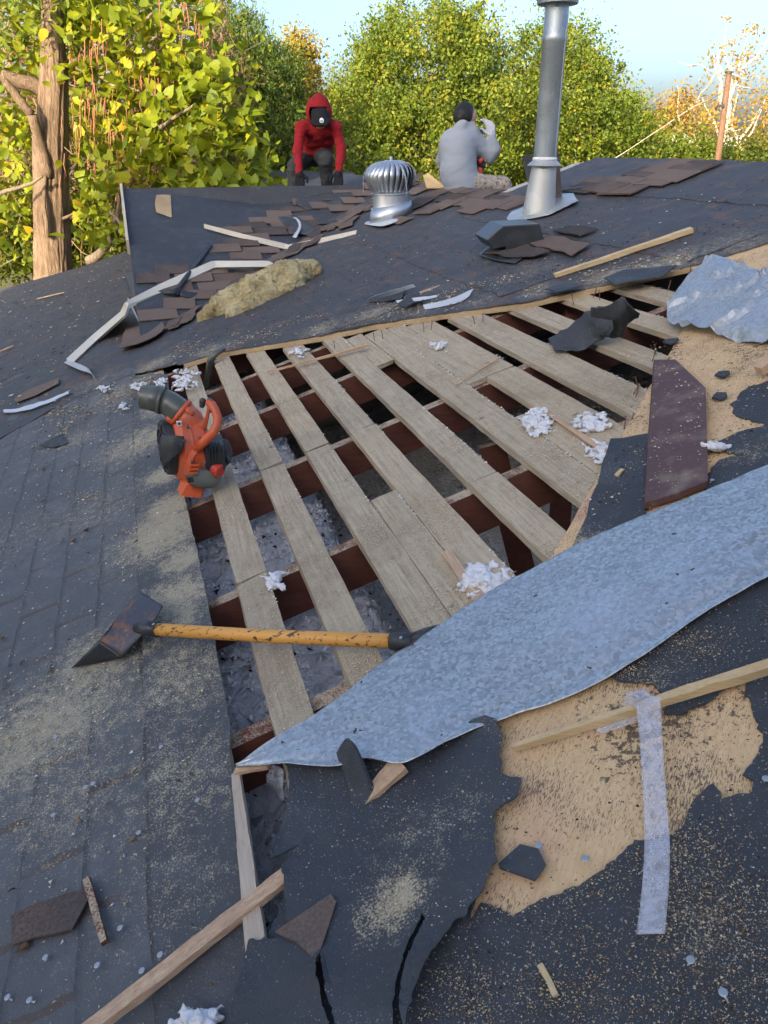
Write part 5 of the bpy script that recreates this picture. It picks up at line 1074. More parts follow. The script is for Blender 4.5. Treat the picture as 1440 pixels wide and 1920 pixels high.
# bent grey wood-toned batten near the gable
de = [[(382, 420, .08), (460, 440, .07), (534, 457, .05), (542, 459, .05), (600, 447, .05), (669, 432, .05)], [(383, 428, .06), (460, 449, .05), (536, 467, .03), (542, 467, .03), (600, 456, .03), (667, 440, .03)]]
o = patch('trim_strip', [[gp_(x, y, h) for x, y, h in r] for r in de], M['paintedwood'], None, 40, 3, 0, 9, .006, False, world_pts=True, curve=False)
tag(o, 'weathered tan trim strip bent in a shallow V on the gable', 'trim strip')
# pickaxe
pk = empty('pickaxe', tuple(pt(333, 548, .05))); tag(pk, 'black pickaxe lying head down across the cream strip', 'pickaxe')
tube('handle', [gp_(330, 545, .08), gp_(360, 505, .06), gp_(394, 460, .05)], [.020, .018, .021], M['pick'], pk, 12, .7)
tube('pick_point', [gp_(330, 548, .08), gp_(312, 549, .06), gp_(297, 544, .03)], [.022, .016, .005], M['pick'], pk, 10)
patch('adze_blade', [[gp_(338, 545, .085), gp_(358, 548, .07), gp_(378, 550, .04)], [gp_(338, 554, .07), gp_(358, 560, .05), gp_(377, 563, .02)]], M['pick'], pk, 8, 4, world_pts=True, thick=.008)
lathe('eye', gp_(332, 552, .05), NRM, [(0, .034), (.03, .036), (.05, .030)], M['pick'], pk, 16)

# ---- wood: battens, splinters, painted board
GRAIN = {M['raw']: ((0.50, 0.36, 0.19), (0.72, 0.56, 0.33)), M['raw_pink']: ((0.40, 0.24, 0.16), (0.64, 0.46, 0.29)), M['paintedwood']: ((0.42, 0.34, 0.26), (0.56, 0.47, 0.37))}
def stick(name, a_, b_, w, h, mat, label, cat='batten', group=None, n=8, taper=1.0, jit=.0012):
    p, q = np.array(a_), np.array(b_)
    if mat in GRAIN: mat = wood_mat(name + '_wood', *GRAIN[mat], (0, 0, -math.atan2(q[1] - p[1], q[0] - p[0])), stretch=(1.5, 26, 26), dark=(.24, .10, .05), rough=.65)
    pts = [p + (q - p) * i / n + np.array([0, 0, .0012 * fbm(i * .4, p[0], 0, 1, 2)]) for i in range(n + 1)]
    o = bar(name, pts, [w * (1 - (1 - taper) * (1 - i / n)) for i in range(n + 1)], [h * (1 - (1 - taper) * .6 * (1 - i / n)) for i in range(n + 1)], mat, None, None, jit); tag(o, label, cat, group); return o
stick('batten', pt(962, 1403, .034), pt(1560, 1212, .05), .020, .020, M['raw'], 'pale raw pine batten with a pointed end crossing the clear tape', taper=.45, n=14)
stick('batten', pt(150, 1945, .05), pt(545, 1636, .035), .027, .014, M['raw_pink'], 'split reddish pine batten running off the bottom edge', n=12)
stick('batten', pt(443, 1452, .025), pt(484, 1790, .03), .034, .018, M['paintedwood'], 'grey pine strip along the lower edge of the opening', taper=.5, n=10)
stick('batten', pt(1040, 517, .045), pt(1297, 431, .05), .034, .022, M['raw'], 'long pale batten lying on the far felt beyond the opening', n=10, taper=.7)
stick('wood_splinter', pt(666, 1516, .03), pt(752, 1432, .055), .040, .012, M['raw_pink'], 'split wood stub poking out under the curled felt', 'wood scrap', n=6, taper=.6)
stick('wood_splinter', pt(500, 698, .02), pt(690, 648, .03), .018, .012, M['raw_pink'], 'long red tinged splinter lying across the boards near the far lip', 'wood scrap', n=8, taper=.4)
stick('wood_splinter', pt(855, 722, .01), pt(935, 672, .012), .007, .006, M['raw_pink'], 'thin reddish splinter on the wide boards', 'wood scrap', n=5, taper=.5)
stick('wood_splinter', pt(835, 1035, .01), pt(912, 1140, .012), .034, .012, M['raw_pink'], 'peeled wood sliver beside the white fluff above the metal strip', 'wood scrap', n=6, taper=.7)
stick('wood_splinter', pt(1030, 778, .01), pt(1140, 850, .012), .020, .008, M['raw_pink'], 'dull pink splinter between two fluff clumps', 'wood scrap', n=6, taper=.6)
stick('wood_splinter', pt(162, 1648, .03), pt(196, 1768, .03), .013, .009, M['rafter'], 'dark brown stick on the lower left felt', 'wood scrap', n=6)
stick('wood_splinter', pt(443, 1444, .03), pt(505, 1432, .045), .022, .008, M['raw_pink'], 'reddish splinter under the tip of the metal strip', 'wood scrap', n=4)
stick('wood_splinter', pt(1014, 1810, .03), pt(1043, 1868, .03), .008, .005, M['raw'], 'short pale splinter on the near felt at the bottom', 'wood scrap', n=4)
stick('wood_splinter', pt(1155, 892, .03), pt(1168, 880, .03), .010, .006, M['raw'], 'tiny pale splinter on felt beside the brown board', 'wood scrap', n=3)
o = sheet('painted_board', PX((1222, 700), (1262, 700), (1318, 756), (1321, 935), (1262, 958), (1204, 975), (1211, 850)), .046, .018, M['brownpaint'], None, res=.06); tag(o, 'maroon brown painted board with a clipped corner on the plywood', 'board')
# ---- felt pieces
flap_w = lambda a, u: .012 + .012 * fbm(a, u, 2, 3.2, 3) + .003 * fbm(a, u, 3, 14, 3)
flap = PX((530, 1425), (560, 1432), (640, 1430), (700, 1455), (760, 1440), (800, 1418), (850, 1396), (905, 1380), (925, 1388), (940, 1410), (934, 1440), (938, 1465), (932, 1480), (950, 1490), (975, 1495), (972, 1510), (962, 1532), (940, 1545), (922, 1560), (925, 1590), (920, 1612), (922, 1640), (930, 1652), (915, 1672), (905, 1700), (885, 1728), (870, 1757), (852, 1762), (835, 1790), (800, 1850), (770, 1920), (756, 1990), (747, 1940), (750, 1890), (764, 1838), (778, 1800), (796, 1762), (790, 1742), (782, 1772), (760, 1822), (743, 1880), (735, 1940), (736, 1990),
          (642, 1990), (628, 1945), (613, 1905), (606, 1862), (602, 1822), (594, 1860), (603, 1910), (615, 1950), (622, 1990), (425, 1990), (440, 1930), (452, 1872), (460, 1830), (470, 1797), (500, 1791), (541, 1797), (538, 1760), (536, 1720), (530, 1662), (548, 1640), (566, 1612), (545, 1626), (508, 1648), (518, 1605), (535, 1562), (541, 1530), (545, 1500), (538, 1460))
o = sheet('felt_flap', flap, .030, .003, M['felt_black'], None, res=.02, jag=.003, step=.006, curl=.02, warp=flap_w, blobs=B((750, 1715, .045, 1.1), (720, 1750, .05, .8), (780, 1600, .1, .35), (850, 1560, .09, .3))); tag(o, 'large torn sheet of black felt below the tip of the metal strip', 'felt')
o = patch('felt_curl', [[(632, 1412, .06), (640, 1395, .10), (652, 1384, .13), (668, 1400, .11)], [(640, 1440, .05), (655, 1425, .09), (672, 1420, .10), (690, 1450, .06)], [(655, 1490, .04), (672, 1480, .05), (690, 1480, .05), (706, 1490, .035)], [(661, 1518, .036), (675, 1516, .036), (690, 1506, .036), (704, 1498, .034)]], M['felt_black'], None, 16, 16, .003, 20, .003); tag(o, 'upright curl of black felt beside the metal strip', 'felt')
o = sheet('felt_scrap', PX((932, 1645), (972, 1610), (1005, 1622), (1020, 1652), (1000, 1678), (935, 1655)), .032, .003, M['felt_black'], None, res=.02, jag=.004, warp=lambda a, u: .006 * fbm(a, u, 0, 20, 2)); tag(o, 'small glossy black felt scrap on the scraped plywood', 'felt')
o = patch('felt_scrap', [[(1028, 635, .02), (1050, 622, .05), (1085, 600, .09), (1100, 585, .12), (1120, 575, .14)], [(1040, 655, .02), (1070, 640, .03), (1110, 625, .06), (1130, 610, .1), (1145, 590, .13)], [(1055, 662, .01), (1090, 655, .015), (1125, 640, .03), (1135, 632, .05), (1150, 620, .09)]], M['felt_black'], None, 24, 14, .014, 22, .003); tag(o, 'crinkled black felt rag draped over the far boards', 'felt')
o = patch('felt_scrap', [[(1108, 578, .16), (1150, 572, .18), (1168, 558, .2), (1178, 570, .18), (1200, 590, .12)], [(1110, 600, .10), (1140, 598, .12), (1165, 590, .14), (1180, 590, .12), (1195, 597, .09)], [(1120, 622, .04), (1140, 630, .03), (1160, 634, .02), (1168, 628, .02), (1172, 610, .05)]], M['felt_black'], None, 20, 12, .012, 20, .003); tag(o, 'torn upright black felt piece behind the crinkled rag', 'felt')
o = sheet('felt_scrap', PX((25, 1735), (95, 1705), (165, 1685), (172, 1700), (140, 1760), (70, 1775), (28, 1790)), .026, .004, M['shingle'], None, res=.03, jag=.006); tag(o, 'dark gritty shingle scrap on the lower left felt', 'shingle')
o = sheet('shingle_scrap', PX((520, 1790), (622, 1720), (632, 1735), (605, 1820), (598, 1850), (560, 1810)), .056, .004, M['shingle'], None, res=.03, jag=.002); tag(o, 'triangular brown shingle scrap with a nail on the torn felt', 'shingle')
o = sheet('felt_scrap', PX((75, 845), (118, 820), (130, 838), (100, 848)), .028, .003, M['felt_black'], None, res=.03, warp=lambda a, u: .01 * fbm(a, u, 1, 9, 2)); tag(o, 'curled felt chip with a pale edge at the left', 'felt')
for (pp, lab) in (([(226, 668), (238, 628), (300, 610), (312, 628), (295, 645), (258, 660)], 'upturned brown shingle piece at the foot of the gable'), ([(905, 492), (985, 478), (1030, 490), (1000, 500), (945, 500)], 'brown shingle tab under the mouth of the black hood'), ([(985, 475), (1030, 460), (1105, 478), (1070, 500), (1030, 485)], 'broad brown shingle lying beside the black hood'), ([(1035, 450), (1065, 440), (1120, 450), (1085, 462)], 'brown shingle piece beyond the black hood'), ([(545, 395), (580, 408), (615, 428), (590, 432), (560, 412)], 'dark loose shingle on the gable near the tan strip'), ([(1130, 545), (1165, 530), (1265, 524), (1240, 540), (1150, 560)], 'flat dark felt tongue on the far lip near the crumpled sheet'), ([(1020, 566), (1048, 552), (1090, 560), (1040, 574)], 'gritty dark shingle on the far lip of the opening')):
    o = sheet('shingle_scrap', PX(*pp), .055, .006, M['felt_black'] if 'dark' in lab or 'felt' in lab else M['shingle'], None, res=.05, jag=.004, warp=lambda a, u: .012 * fbm(a, u, 6, 5, 2)); tag(o, lab, 'shingle' if 'shingle' in lab else 'felt')
for (pp, lab) in (([(562, 362), (640, 352), (668, 358), (600, 368), (572, 394), (548, 378)], 'dark folded felt sheets on the ridge before the red hooded person'),):
    o = patch('felt_scrap', [[gp_(540, 376, .05), gp_(600, 366, .08), gp_(660, 362, .06)], [gp_(556, 384, .06), gp_(610, 378, .05), gp_(672, 368, .05)], [gp_(575, 393, .045), gp_(625, 390, .045), gp_(650, 380, .045)]], M['felt_black'], None, 14, 8, .01, 8, .004, world_pts=True); tag(o, lab, 'felt')
# shingles leaning behind the flue
for (p4, lab, mt) in ((((978, 292), (1000, 290), (1004, 345), (990, 345)), 'black shingle leaning up behind the flue on its near side', 'felt_black'), (((1033, 280), (1048, 286), (1054, 372), (1036, 372)), 'brown shingle standing upright against the far side of the flue', 'shingle')):
    A4 = [up(*p, fy + .16) for p in p4]; o = meshobj('shingle', A4, [(0, 1, 2, 3)], M[mt]); solid(o, .006); tag(o, lab, 'shingle')
o = meshobj('shingle', [pt(1052, 358, .05), pt(1095, 352, .05), up(1103, 336, pt(1095, 352)[1] + .1), up(1070, 345, pt(1060, 355)[1] + .05)], [(0, 1, 2, 3)], M['felt_black']); solid(o, .006); tag(o, 'curled dark shingle sticking up from the crest beyond the flue', 'shingle')
o = meshobj('plywood_offcut', [up(793, 330, 7.6), up(803, 326, 7.6), up(835, 352, 7.3), up(800, 352, 7.3)], [(0, 1, 2, 3)], M['raw']); solid(o, .012); tag(o, 'tan plywood offcut leaning behind the ridge by the seated person', 'board')
# white metal trim and flashing scraps on the far felt
for rows_, lab in (([[(793, 572, .05), (850, 558, .05), (888, 541, .05)], [(797, 580, .035), (850, 570, .035), (880, 556, .035)]], 'straight grey white flashing strip on the far felt'), ([[(690, 560, .07), (730, 545, .08), (775, 533, .07)], [(686, 566, .05), (735, 552, .05), (780, 538, .05)]], 'torn strip of pale metal curling off the far felt'), ([[(742, 563, .05), (790, 557, .05), (820, 553, .05)], [(745, 568, .04), (790, 563, .04), (820, 557, .04)]], 'narrow white metal sliver behind the straight strip')):
    o = patch('metal_scrap', rows_, M['whitemetal'], None, 12, 3, .003, 15, .001, False); tag(o, lab, 'metal strip')
o = sheet('felt_scrap', PX((680, 570), (725, 552), (760, 556), (752, 575), (700, 582)), .045, .004, M['felt_black'], None, res=.05, jag=.006, warp=lambda a, u: .02 * fbm(a, u, 3, 7, 2)); tag(o, 'ragged felt scrap under the pale metal strip', 'felt')
o = sheet('felt_scrap', PX((745, 588), (780, 568), (795, 575), (790, 585), (760, 592)), .055, .004, M['felt_black'], None, res=.03, jag=.004, warp=lambda a, u: .02 * fbm(a, u, 9, 9, 2)); tag(o, 'small folded felt scrap before the straight strip', 'felt')
tube_p = [pt(420, 655, .05), pt(405, 662, .06), pt(395, 675, .03), pt(390, 705, -.10), pt(385, 730, -.2)]
o = tube('vent_hose', tube_p, [.012, .018, .02, .02, .02], M['tubegrey'], None, 10); tag(o, 'grey hose bending down into the corner of the opening', 'hose')

# odds and ends round the gable and the far left
gpr = lambda r, o_: [gp_(x, y, o_) for x, y in r]
o = patch('plywood_offcut', [gpr([(293, 366), (305, 365), (320, 366)], .05), gpr([(290, 382), (306, 384), (321, 384)], .05), gpr([(293, 398), (308, 403), (322, 408)], .05)], M['plyedge'], None, 8, 8, 0, 9, .002, False, world_pts=True, curve=False); tag(o, 'torn bare wood patch near the top of the gable felt', 'board')
o = patch('felt_scrap', [gpr([(522, 408), (550, 404), (575, 418)], .055), gpr([(535, 422), (560, 420), (592, 430)], .06), gpr([(545, 436), (568, 440), (580, 440)], .05)], M['felt_black'], None, 12, 10, .006, 10, .004, world_pts=True); tag(o, 'black felt scrap with a pale strip lying on the gable shingles', 'felt')
o = patch('plastic_strip', [gpr([(549, 408), (556, 412), (560, 425), (548, 444)], .075), gpr([(553, 407), (562, 413), (565, 427), (555, 446)], .075)], M['whitemetal'], None, 10, 3, 0, 9, .001, world_pts=True); tag(o, 'pale plastic strip folded on the gable felt scrap', 'plastic')
o = patch('step_flashing', [[(230, 508, .05), (262, 506, .12)], [(245, 545, .04), (264, 560, .10)], [(262, 612, .03), (268, 625, .04)]], M['felt_black'], None, 6, 10, .004, 12, .002); tag(o, 'dark step flashing bent up at the foot of the gable rake', 'flashing')
o = bar('corner_strip', [pt(240, 560, .05), pt(252, 585, .05), pt(266, 615, .05)], .012, .012, M['duct_dull']); tag(o, 'pale twisted metal edge below the gable rake', 'metal strip')
o = sheet('shingle_scrap', PX((28, 756), (60, 738), (112, 718), (112, 728), (70, 750), (32, 764)), .034, .004, M['shingle'], None, res=.04, jag=.003); tag(o, 'long brown shingle sliver at the far left', 'shingle')
o = patch('metal_scrap', [[(5, 768, .035), (40, 764, .04), (80, 752, .04), (128, 734, .045)], [(8, 774, .035), (42, 771, .035), (84, 757, .035), (130, 738, .035)]], M['whitemetal'], None, 14, 3, .006, 14, .001, False); tag(o, 'crinkled white metal strip beside the brown sliver', 'metal strip')
for (a_, b_, lab) in (((70, 500), (120, 488), 'pale wood sliver on the far left slope'), ((0, 598), (25, 588), 'tan wood sliver at the left border'), ((65, 462), (92, 452), 'small tan sliver near the roof edge')):
    p_, q_ = pt(a_[0], a_[1] + 60, .04), pt(b_[0], b_[1] + 60, .04); o = bar('wood_splinter', [p_, (p_ + q_) / 2, q_], [.02, .03, .01], .006, M['raw']); tag(o, lab, 'wood scrap')
stick('wood_splinter', pt(1422, 695, .05), pt(1460, 668, .06), .045, .03, M['raw_pink'], 'broken wood stub at the right border above the brown board', 'wood scrap', n=4, taper=.6)
for px, py, lab in ((1255, 655, 'dark felt crumb on the plywood below the crumpled sheet'), (1350, 720, 'black crumb on the plywood near the clipped board corner'), (1345, 762, 'flat black scrap right of the brown board corner')):
    o = sheet('felt_scrap', PX((px - 14, py + 3), (px - 6, py - 4), (px + 13, py - 5), (px + 15, py + 1), (px + 2, py + 6)), .034, .006, M['felt_black'], None, res=.03, jag=.003, warp=lambda a, u: .01 * fbm(a, u, 1, 22, 2)); tag(o, lab, 'felt')

# clear tape strip with faint print, and crumpled film
tp_ = patch('clear_tape', [[(1192, 1318, .060), (1200, 1400, .037), (1206, 1500, .037), (1208, 1580, .037), (1204, 1660, .037), (1193, 1752, .037)], [(1238, 1306, .062), (1243, 1400, .038), (1250, 1500, .037), (1256, 1580, .037), (1254, 1660, .037), (1247, 1750, .037)]], M['tape'], None, 40, 6, .002, 25, .0004); tag(tp_, 'strip of clear printed packing tape stuck across the plywood', 'tape')
def print_on(body_, px, py, size, parent):
    cu = bpy.data.curves.new('print', 'FONT'); cu.body = body_; cu.size = size; cu.extrude = .0002; cu.align_x = 'CENTER'; cu.align_y = 'CENTER'
    o_ = bpy.data.objects.new('print', cu); cu.materials.append(M['tape']); col.objects.link(o_); me = bpy.data.meshes.new_from_object(o_); bpy.data.objects.remove(o_); o = bpy.data.objects.new('print', me); col.objects.link(o)
    p0, p1 = Vector(pt(px, py, .040)), Vector(pt(px + 1, py + 40, .040)); x = (p1 - p0).normalized(); z = NRM; y = z.cross(x).normalized(); z = x.cross(y)
    mw = Matrix((x, y, z)).transposed().to_4x4(); mw.translation = p0; o.parent = parent; o.matrix_local = mw
print_on('ONOVVI', 1240, 1575, .0125, tp_); print_on('NEORHM', 1222, 1580, .0115, tp_); print_on('BBH', 1219, 1655, .0105, tp_); print_on('OOH', 1237, 1658, .0105, tp_); print_on('OBII', 1214, 1358, .009, tp_); print_on('BBII', 1228, 1358, .009, tp_)
o = patch('plastic_film', [[(1165, 1325, .03), (1178, 1295, .06), (1205, 1288, .05)], [(1185, 1330, .04), (1200, 1310, .08), (1225, 1305, .06)], [(1200, 1340, .03), (1215, 1325, .05), (1236, 1312, .05)]], M['tape'], None, 14, 14, .012, 30, .0004); tag(o, 'crumpled clear film beside the pale batten', 'plastic film')
o = patch('plastic_film', [[(1115, 1368, .026), (1160, 1350, .03), (1195, 1340, .03)], [(1125, 1375, .026), (1165, 1366, .03), (1200, 1352, .03)]], M['tape'], None, 12, 5, .005, 30, .0004); tag(o, 'torn clear film under the pale batten', 'plastic film')
o = patch('plastic_bag', [[(498, 1448, -.02), (515, 1438, .0), (532, 1442, .01)], [(500, 1465, -.05), (518, 1462, -.03), (530, 1480, -.02)], [(515, 1478, -.08), (525, 1500, -.08), (532, 1505, -.05)]], M['tape'], None, 10, 10, .012, 25, .0005); tag(o, 'clump of clear film hanging in the lower corner of the opening', 'plastic film')

# white fluff clumps
fl_me = []
for s in range(3):
    bm = bmesh.new(); bmesh.ops.create_icosphere(bm, subdivisions=2, radius=1)
    for v in bm.verts: v.co *= 1 + .55 * noise.fractal(v.co * 2.3 + Vector((s * 9, 0, 0)), 1, 2, 3)
    me = bpy.data.meshes.new('tuft'); bm.to_mesh(me); bm.free(); me.materials.append(M['fluff']); fl_me.append(me)
def fluff(px, py, w, h, n, label, off=.006):
    pr = []; m = mpp(px, py); n = max(16, int(n * 1.2))
    for i in range(n):
        for _ in range(60):
            dx, dy = random.gauss(0, .45), random.gauss(0, .45)
            if dx * dx + dy * dy < 1.2 and fbm(dx * 1.6 + px, dy * 1.6 + py, 0, 1.3, 3) > -.12: break
        r = random.uniform(.0025, .0075) * (1.2 if w > 25 else 1); p = pt(px + dx * w, py + dy * h, off + r * .4 + random.random() * .016 * max(0, 1 - math.hypot(dx, dy)))
        q = p + np.array([random.gauss(0, 1), random.gauss(0, 1), random.gauss(0, .35)]) * .014; pr.append((p, q, r, r * random.uniform(.3, .9), 0))
    pr += pr[:max(0, 41 - len(pr))] * 3
    o = body('fluff_clump', pr, [M['fluff']], None, .0038 if w < 30 else .0044, .003, True, lambda v: np.array([fbm(v[0], v[1], v[2], 95, 3), fbm(v[0] + 3, v[1], v[2], 95, 3), fbm(v[0], v[1] + 3, v[2], 95, 3)]) * .0055)
    tag(o, label, 'insulation'); return o
for px, py, w, h, n, lab in ((1008, 791, 28, 24, 110, 'round clump of white fluff on the wide boards'), (1105, 792, 32, 22, 70, 'loose crumbly fluff near the ragged board ends'), (908, 1088, 44, 32, 170, 'largest white fluff clump just above the metal strip'), (1128, 848, 24, 22, 60, 'fluff scattered at the valley end of the boards'), (345, 712, 26, 24, 90, 'white fluff patch behind the blower nozzle'), (263, 725, 22, 9, 40, 'small fluff heap left of the nozzle'), (302, 716, 12, 10, 22, 'tiny fluff tuft between two heaps'), (560, 660, 17, 13, 40, 'fluff tuft on a board end under the far lip'), (515, 1090, 13, 16, 36, 'fluff caught on a rafter beside the second board'), (822, 648, 16, 7, 24, 'thin fluff wisps on the far wide board'), (230, 762, 6, 6, 12, 'tiny fluff ball on the left felt'), (1132, 942, 18, 7, 24, 'flat fluff wisp on felt beside the valley edge'), (1345, 838, 14, 5, 16, 'white scrap of fluff right of the brown board'), (372, 1912, 26, 14, 30, 'white fluff at the bottom edge of the view'), (195, 729, 14, 6, 18, 'greyish fluff on the debris line at the left')):
    fluff(px, py, w, h, n, lab, .004 if 380 < px < 1140 and 640 < py < 1150 else .032)
# roofing nails
nb_me = bpy.data.meshes.new('nail'); bm = bmesh.new(); bm_lathe(bm, (0, 0, 0), (0, 0, 1), [(0, .0050), (.0008, .0054), (.0014, .0042)], 12); bm_tube(bm, [(0, 0, 0), (.002, 0, -.004), (.008, .0, -.006)], [.0016, .0016, .0012], 6); bm.to_mesh(nb_me); bm.free(); nb_me.materials.append(M['nail'])
for i, (px, py) in enumerate([(1356, 1861), (1436, 1460), (260, 1561), (147, 1697), (175, 1469), (161, 1476), (266, 1820), (105, 1382), (55, 1875), (182, 1810), (1335, 900), (100, 1528), (302, 1400), (370, 1500), (1295, 1800), (1010, 1585), (1097, 1610), (85, 1795), (300, 1790), (14, 1870), (225, 1740)]):
    o = bpy.data.objects.new('roofing_nail', nb_me); col.objects.link(o); p = pt(px, py, .030 if px > 800 else .024); o.matrix_world = Matrix.Translation(p) @ NRM.to_track_quat('Z', 'Y').to_matrix().to_4x4() @ Matrix.Rotation(i * 1.7, 4, 'Z'); tag(o, 'loose galvanised roofing nail lying on the felt', 'nail', 'loose roofing nails')
bm = bmesh.new(); bm_lathe(bm, (0, 0, .04), (0, 0, 1), [(0, .004), (.0015, .004)], 8); bm_tube(bm, [(0, 0, -.005), (.001, 0, .02), (.0, 0, .041)], .0017, 6); up_me = bpy.data.meshes.new('nail'); bm.to_mesh(up_me); bm.free(); up_me.materials.append(M['rust'])
for i, (px, py) in enumerate([(1196, 730), (1187, 740), (1230, 668), (1222, 680), (1192, 745), (702, 640), (718, 636), (795, 622), (808, 618), (628, 655), (890, 608), (905, 604), (1075, 570), (1180, 800), (1170, 805), (1252, 545), (1112, 558), (1124, 562)]):
    o = bpy.data.objects.new('bent_nail', up_me); col.objects.link(o); o.matrix_world = Matrix.Translation(pt(px, py, 0.0)) @ Matrix.Rotation(random.uniform(-.3, .3), 4, 'X') @ Matrix.Rotation(random.uniform(-.3, .3), 4, 'Y'); tag(o, 'rusty nail standing up from a board end', 'nail', 'rusty nails left in the boards')
# ------------------------------------------------------------------ sawdust, splinters and granules lying about
b = NB('chip_mix'); t = b.attr('tint'); c = b.ramp(t, [(0, (0.02, 0.018, 0.018)), (.22, (0.10, 0.055, 0.03)), (.42, (0.32, 0.20, 0.11)), (.62, (0.58, 0.46, 0.28)), (.84, (0.72, 0.62, 0.44)), (1, (0.85, 0.83, 0.80))]); b.bsdf(c, .85, spec=.2); M['chip'] = b.m
def chip_pts(poly, n, clump=1.0, sc=5.0, sd=0.0, blobs=None, base=.5):
    P = np.array(poly); mn, mx = P.min(0), P.max(0); out = []
    while len(out) < n:
        C = rng.uniform(mn, mx, (n * 2, 2)); C = C[inpoly(C, P)]
        for a_, u_ in C:
            w = base + clump * fbm(a_, u_, sd, sc, 3)
            if blobs: w = max(0, w) * .10 + dustval(a_, u_, blobs) * (.35 + max(0, w))
            if random.random() < w: out.append((a_, u_))
            if len(out) >= n: break
        if len(C) == 0: break
    return np.array(out)
def chips(label, pts, off, smin, smax, lo, hi, elong=3.0, name='wood_chips', zf=None, mat=None, tall=.5):
    N = len(pts); A_, U_ = pts[:, 0], pts[:, 1]; X = D1[0] * A_ + R1[0] * U_; Y_ = D1[1] * A_ + R1[1] * U_; Zz = (H(X, Y_) if zf is None else np.array([zf(x_, y_) for x_, y_ in zip(X, Y_)])) + off
    L = smin * (smax / smin) ** (rng.random(N) ** 1.8); w = L / rng.uniform(1.2, elong, N); th = rng.uniform(0, 6.283, N); t = np.minimum(w * tall, .0035) if zf is None else w * tall
    T = np.array([(-1, -.5, 0), (1, -.35, .25), (.1, .65, .1), (0, .0, 1.0)])
    cx, sx_ = np.cos(th), np.sin(th); V = np.zeros((N, 4, 3))
    for k in range(4):
        lx, ly = T[k, 0] * L * .5, T[k, 1] * w; V[:, k, 0] = X + lx * cx - ly * sx_; V[:, k, 1] = Y_ + lx * sx_ + ly * cx
        V[:, k, 2] = Zz + T[k, 2] * t + (SL if zf is None else 0) * ((V[:, k, 0] - X) * R1[0] + (V[:, k, 1] - Y_) * R1[1])
    F = np.array([(0, 1, 3), (1, 2, 3), (2, 0, 3), (0, 2, 1)]); me = bpy.data.meshes.new(name); me.vertices.add(N * 4); me.vertices.foreach_set('co', V.astype(np.float32).ravel())
    me.loops.add(N * 12); me.loops.foreach_set('vertex_index', (F.ravel()[None, :] + (np.arange(N) * 4)[:, None]).astype(np.int32).ravel()); me.polygons.add(N * 4); me.polygons.foreach_set('loop_start', (np.arange(N * 4) * 3).astype(np.int32)); me.update(calc_edges=True)
    at = me.attributes.new('tint', 'FLOAT', 'POINT'); tt = rng.uniform(lo, hi, N); at.data.foreach_set('value', np.repeat(tt, 4).astype(np.float32))
    o = link(name, me, mat or M['chip']); tag(o, label, 'debris', kind='stuff'); return o
lp = [(-.2, -.9), (4.4, -.9), (4.6, .0), (4.3, .05), (.9, .05), (-.2, .05)]
chips('sawdust and splinters scattered over the left felt', np.concatenate([chip_pts(lp, 1700, 1.3), chip_pts(lp, 4200, 1, 8, 3, left_blobs)]), .020, .0022, .013, .40, 1.0)
chips('dark brown splinters and grit on the left felt', chip_pts(lp, 260, 1.2, 3, 8), .021, .008, .045, .0, .42, 7)
bp = [chip_pts([(a0, u0 + .005), (a1, u0 + .005), (a1, u1 - .005), (a0, u1 - .005)], int(230 * (a1 - a0)), 2.0, 6, 5) for u0, u1, sg in BO[1:] for a0, a1 in sg]
bdr = B((540, 700, .08, 1), (575, 745, .09, 1), (640, 700, .10, 1), (660, 745, .08, 1), (700, 990, .08, 1), (830, 985, .09, 1), (800, 950, .06, .8), (870, 835, .07, .8), (1040, 845, .10, 1), (1090, 900, .08, 1), (440, 960, .08, .8), (1050, 1030, .05, 1), (700, 1240, .07, .9), (560, 1290, .06, .8), (1010, 1010, .05, .7), (830, 1130, .06, .9))
bp += [chip_pts([(a0, u0 + .003), (a1, u0 + .003), (a1, u1 - .003), (a0, u1 - .003)], int(900 * (a1 - a0)), 1.2, 6, 5, bdr) for u0, u1, sg in BO[1:] for a0, a1 in sg]
chips('pale sawdust crumbs on the sheathing boards', np.concatenate(bp), .003, .0014, .007, .55, 1.0)
edge = np.concatenate([np.stack([rng.uniform(a0, a1, int(110 * (a1 - a0))), u1 - np.abs(rng.normal(0, .004, int(110 * (a1 - a0))))], 1) for u0, u1, sg in BO[1:] for a0, a1 in sg])
edge = np.array([e for e in edge if fbm(e[0], e[1] * 7, 3, 2.2, 3) > .16])
chips('white fluff crumbs caught along the board edges', edge, .003, .003, .011, .9, 1.0, 1.6)
nf = PX((1000, 1250), (1440, 1120), (1500, 1200), (1500, 1960), (850, 1960), (900, 1700), (940, 1500), (900, 1390))
chips('tan chips and grit scattered over the near felt and plywood', np.concatenate([chip_pts(F2, 1500, 1, 4, 2), chip_pts(F2, 5200, 2.6, 5, 2, None, -.25)]), .029, .0010, .0044, .12, .86, 3.5)
chips('dark asphalt grit scattered over the near plywood', chip_pts(nf, 1300, 2.4, 5, 12), .027, .0014, .0065, .0, .2, 4)
hv = B((960, 1680, .05, .9), (1050, 1690, .05, .8), (1120, 1680, .05, .7), (1230, 1690, .06, 1), (1290, 1640, .06, .9), (1300, 1760, .07, .9), (1220, 1800, .06, .8), (1010, 1860, .06, .9), (1100, 1820, .06, .8), (1180, 1280, .04, .9), (1290, 1245, .06, .9), (1330, 1880, .08, .7), (880, 1900, .05, .9), (930, 1720, .03, .9))
chips('drifts of wood chips heaped on the near felt', np.concatenate([chip_pts(F2, 10000, 1.6, 9, 4, hv), chip_pts(nf, 1200, 1, 9, 4, hv)]), .030, .0011, .0050, .22, .86, 3.5)
ru = PX((1200, 640), (1440, 660), (1500, 900), (1330, 940), (1200, 980), (1060, 1060), (1240, 700))
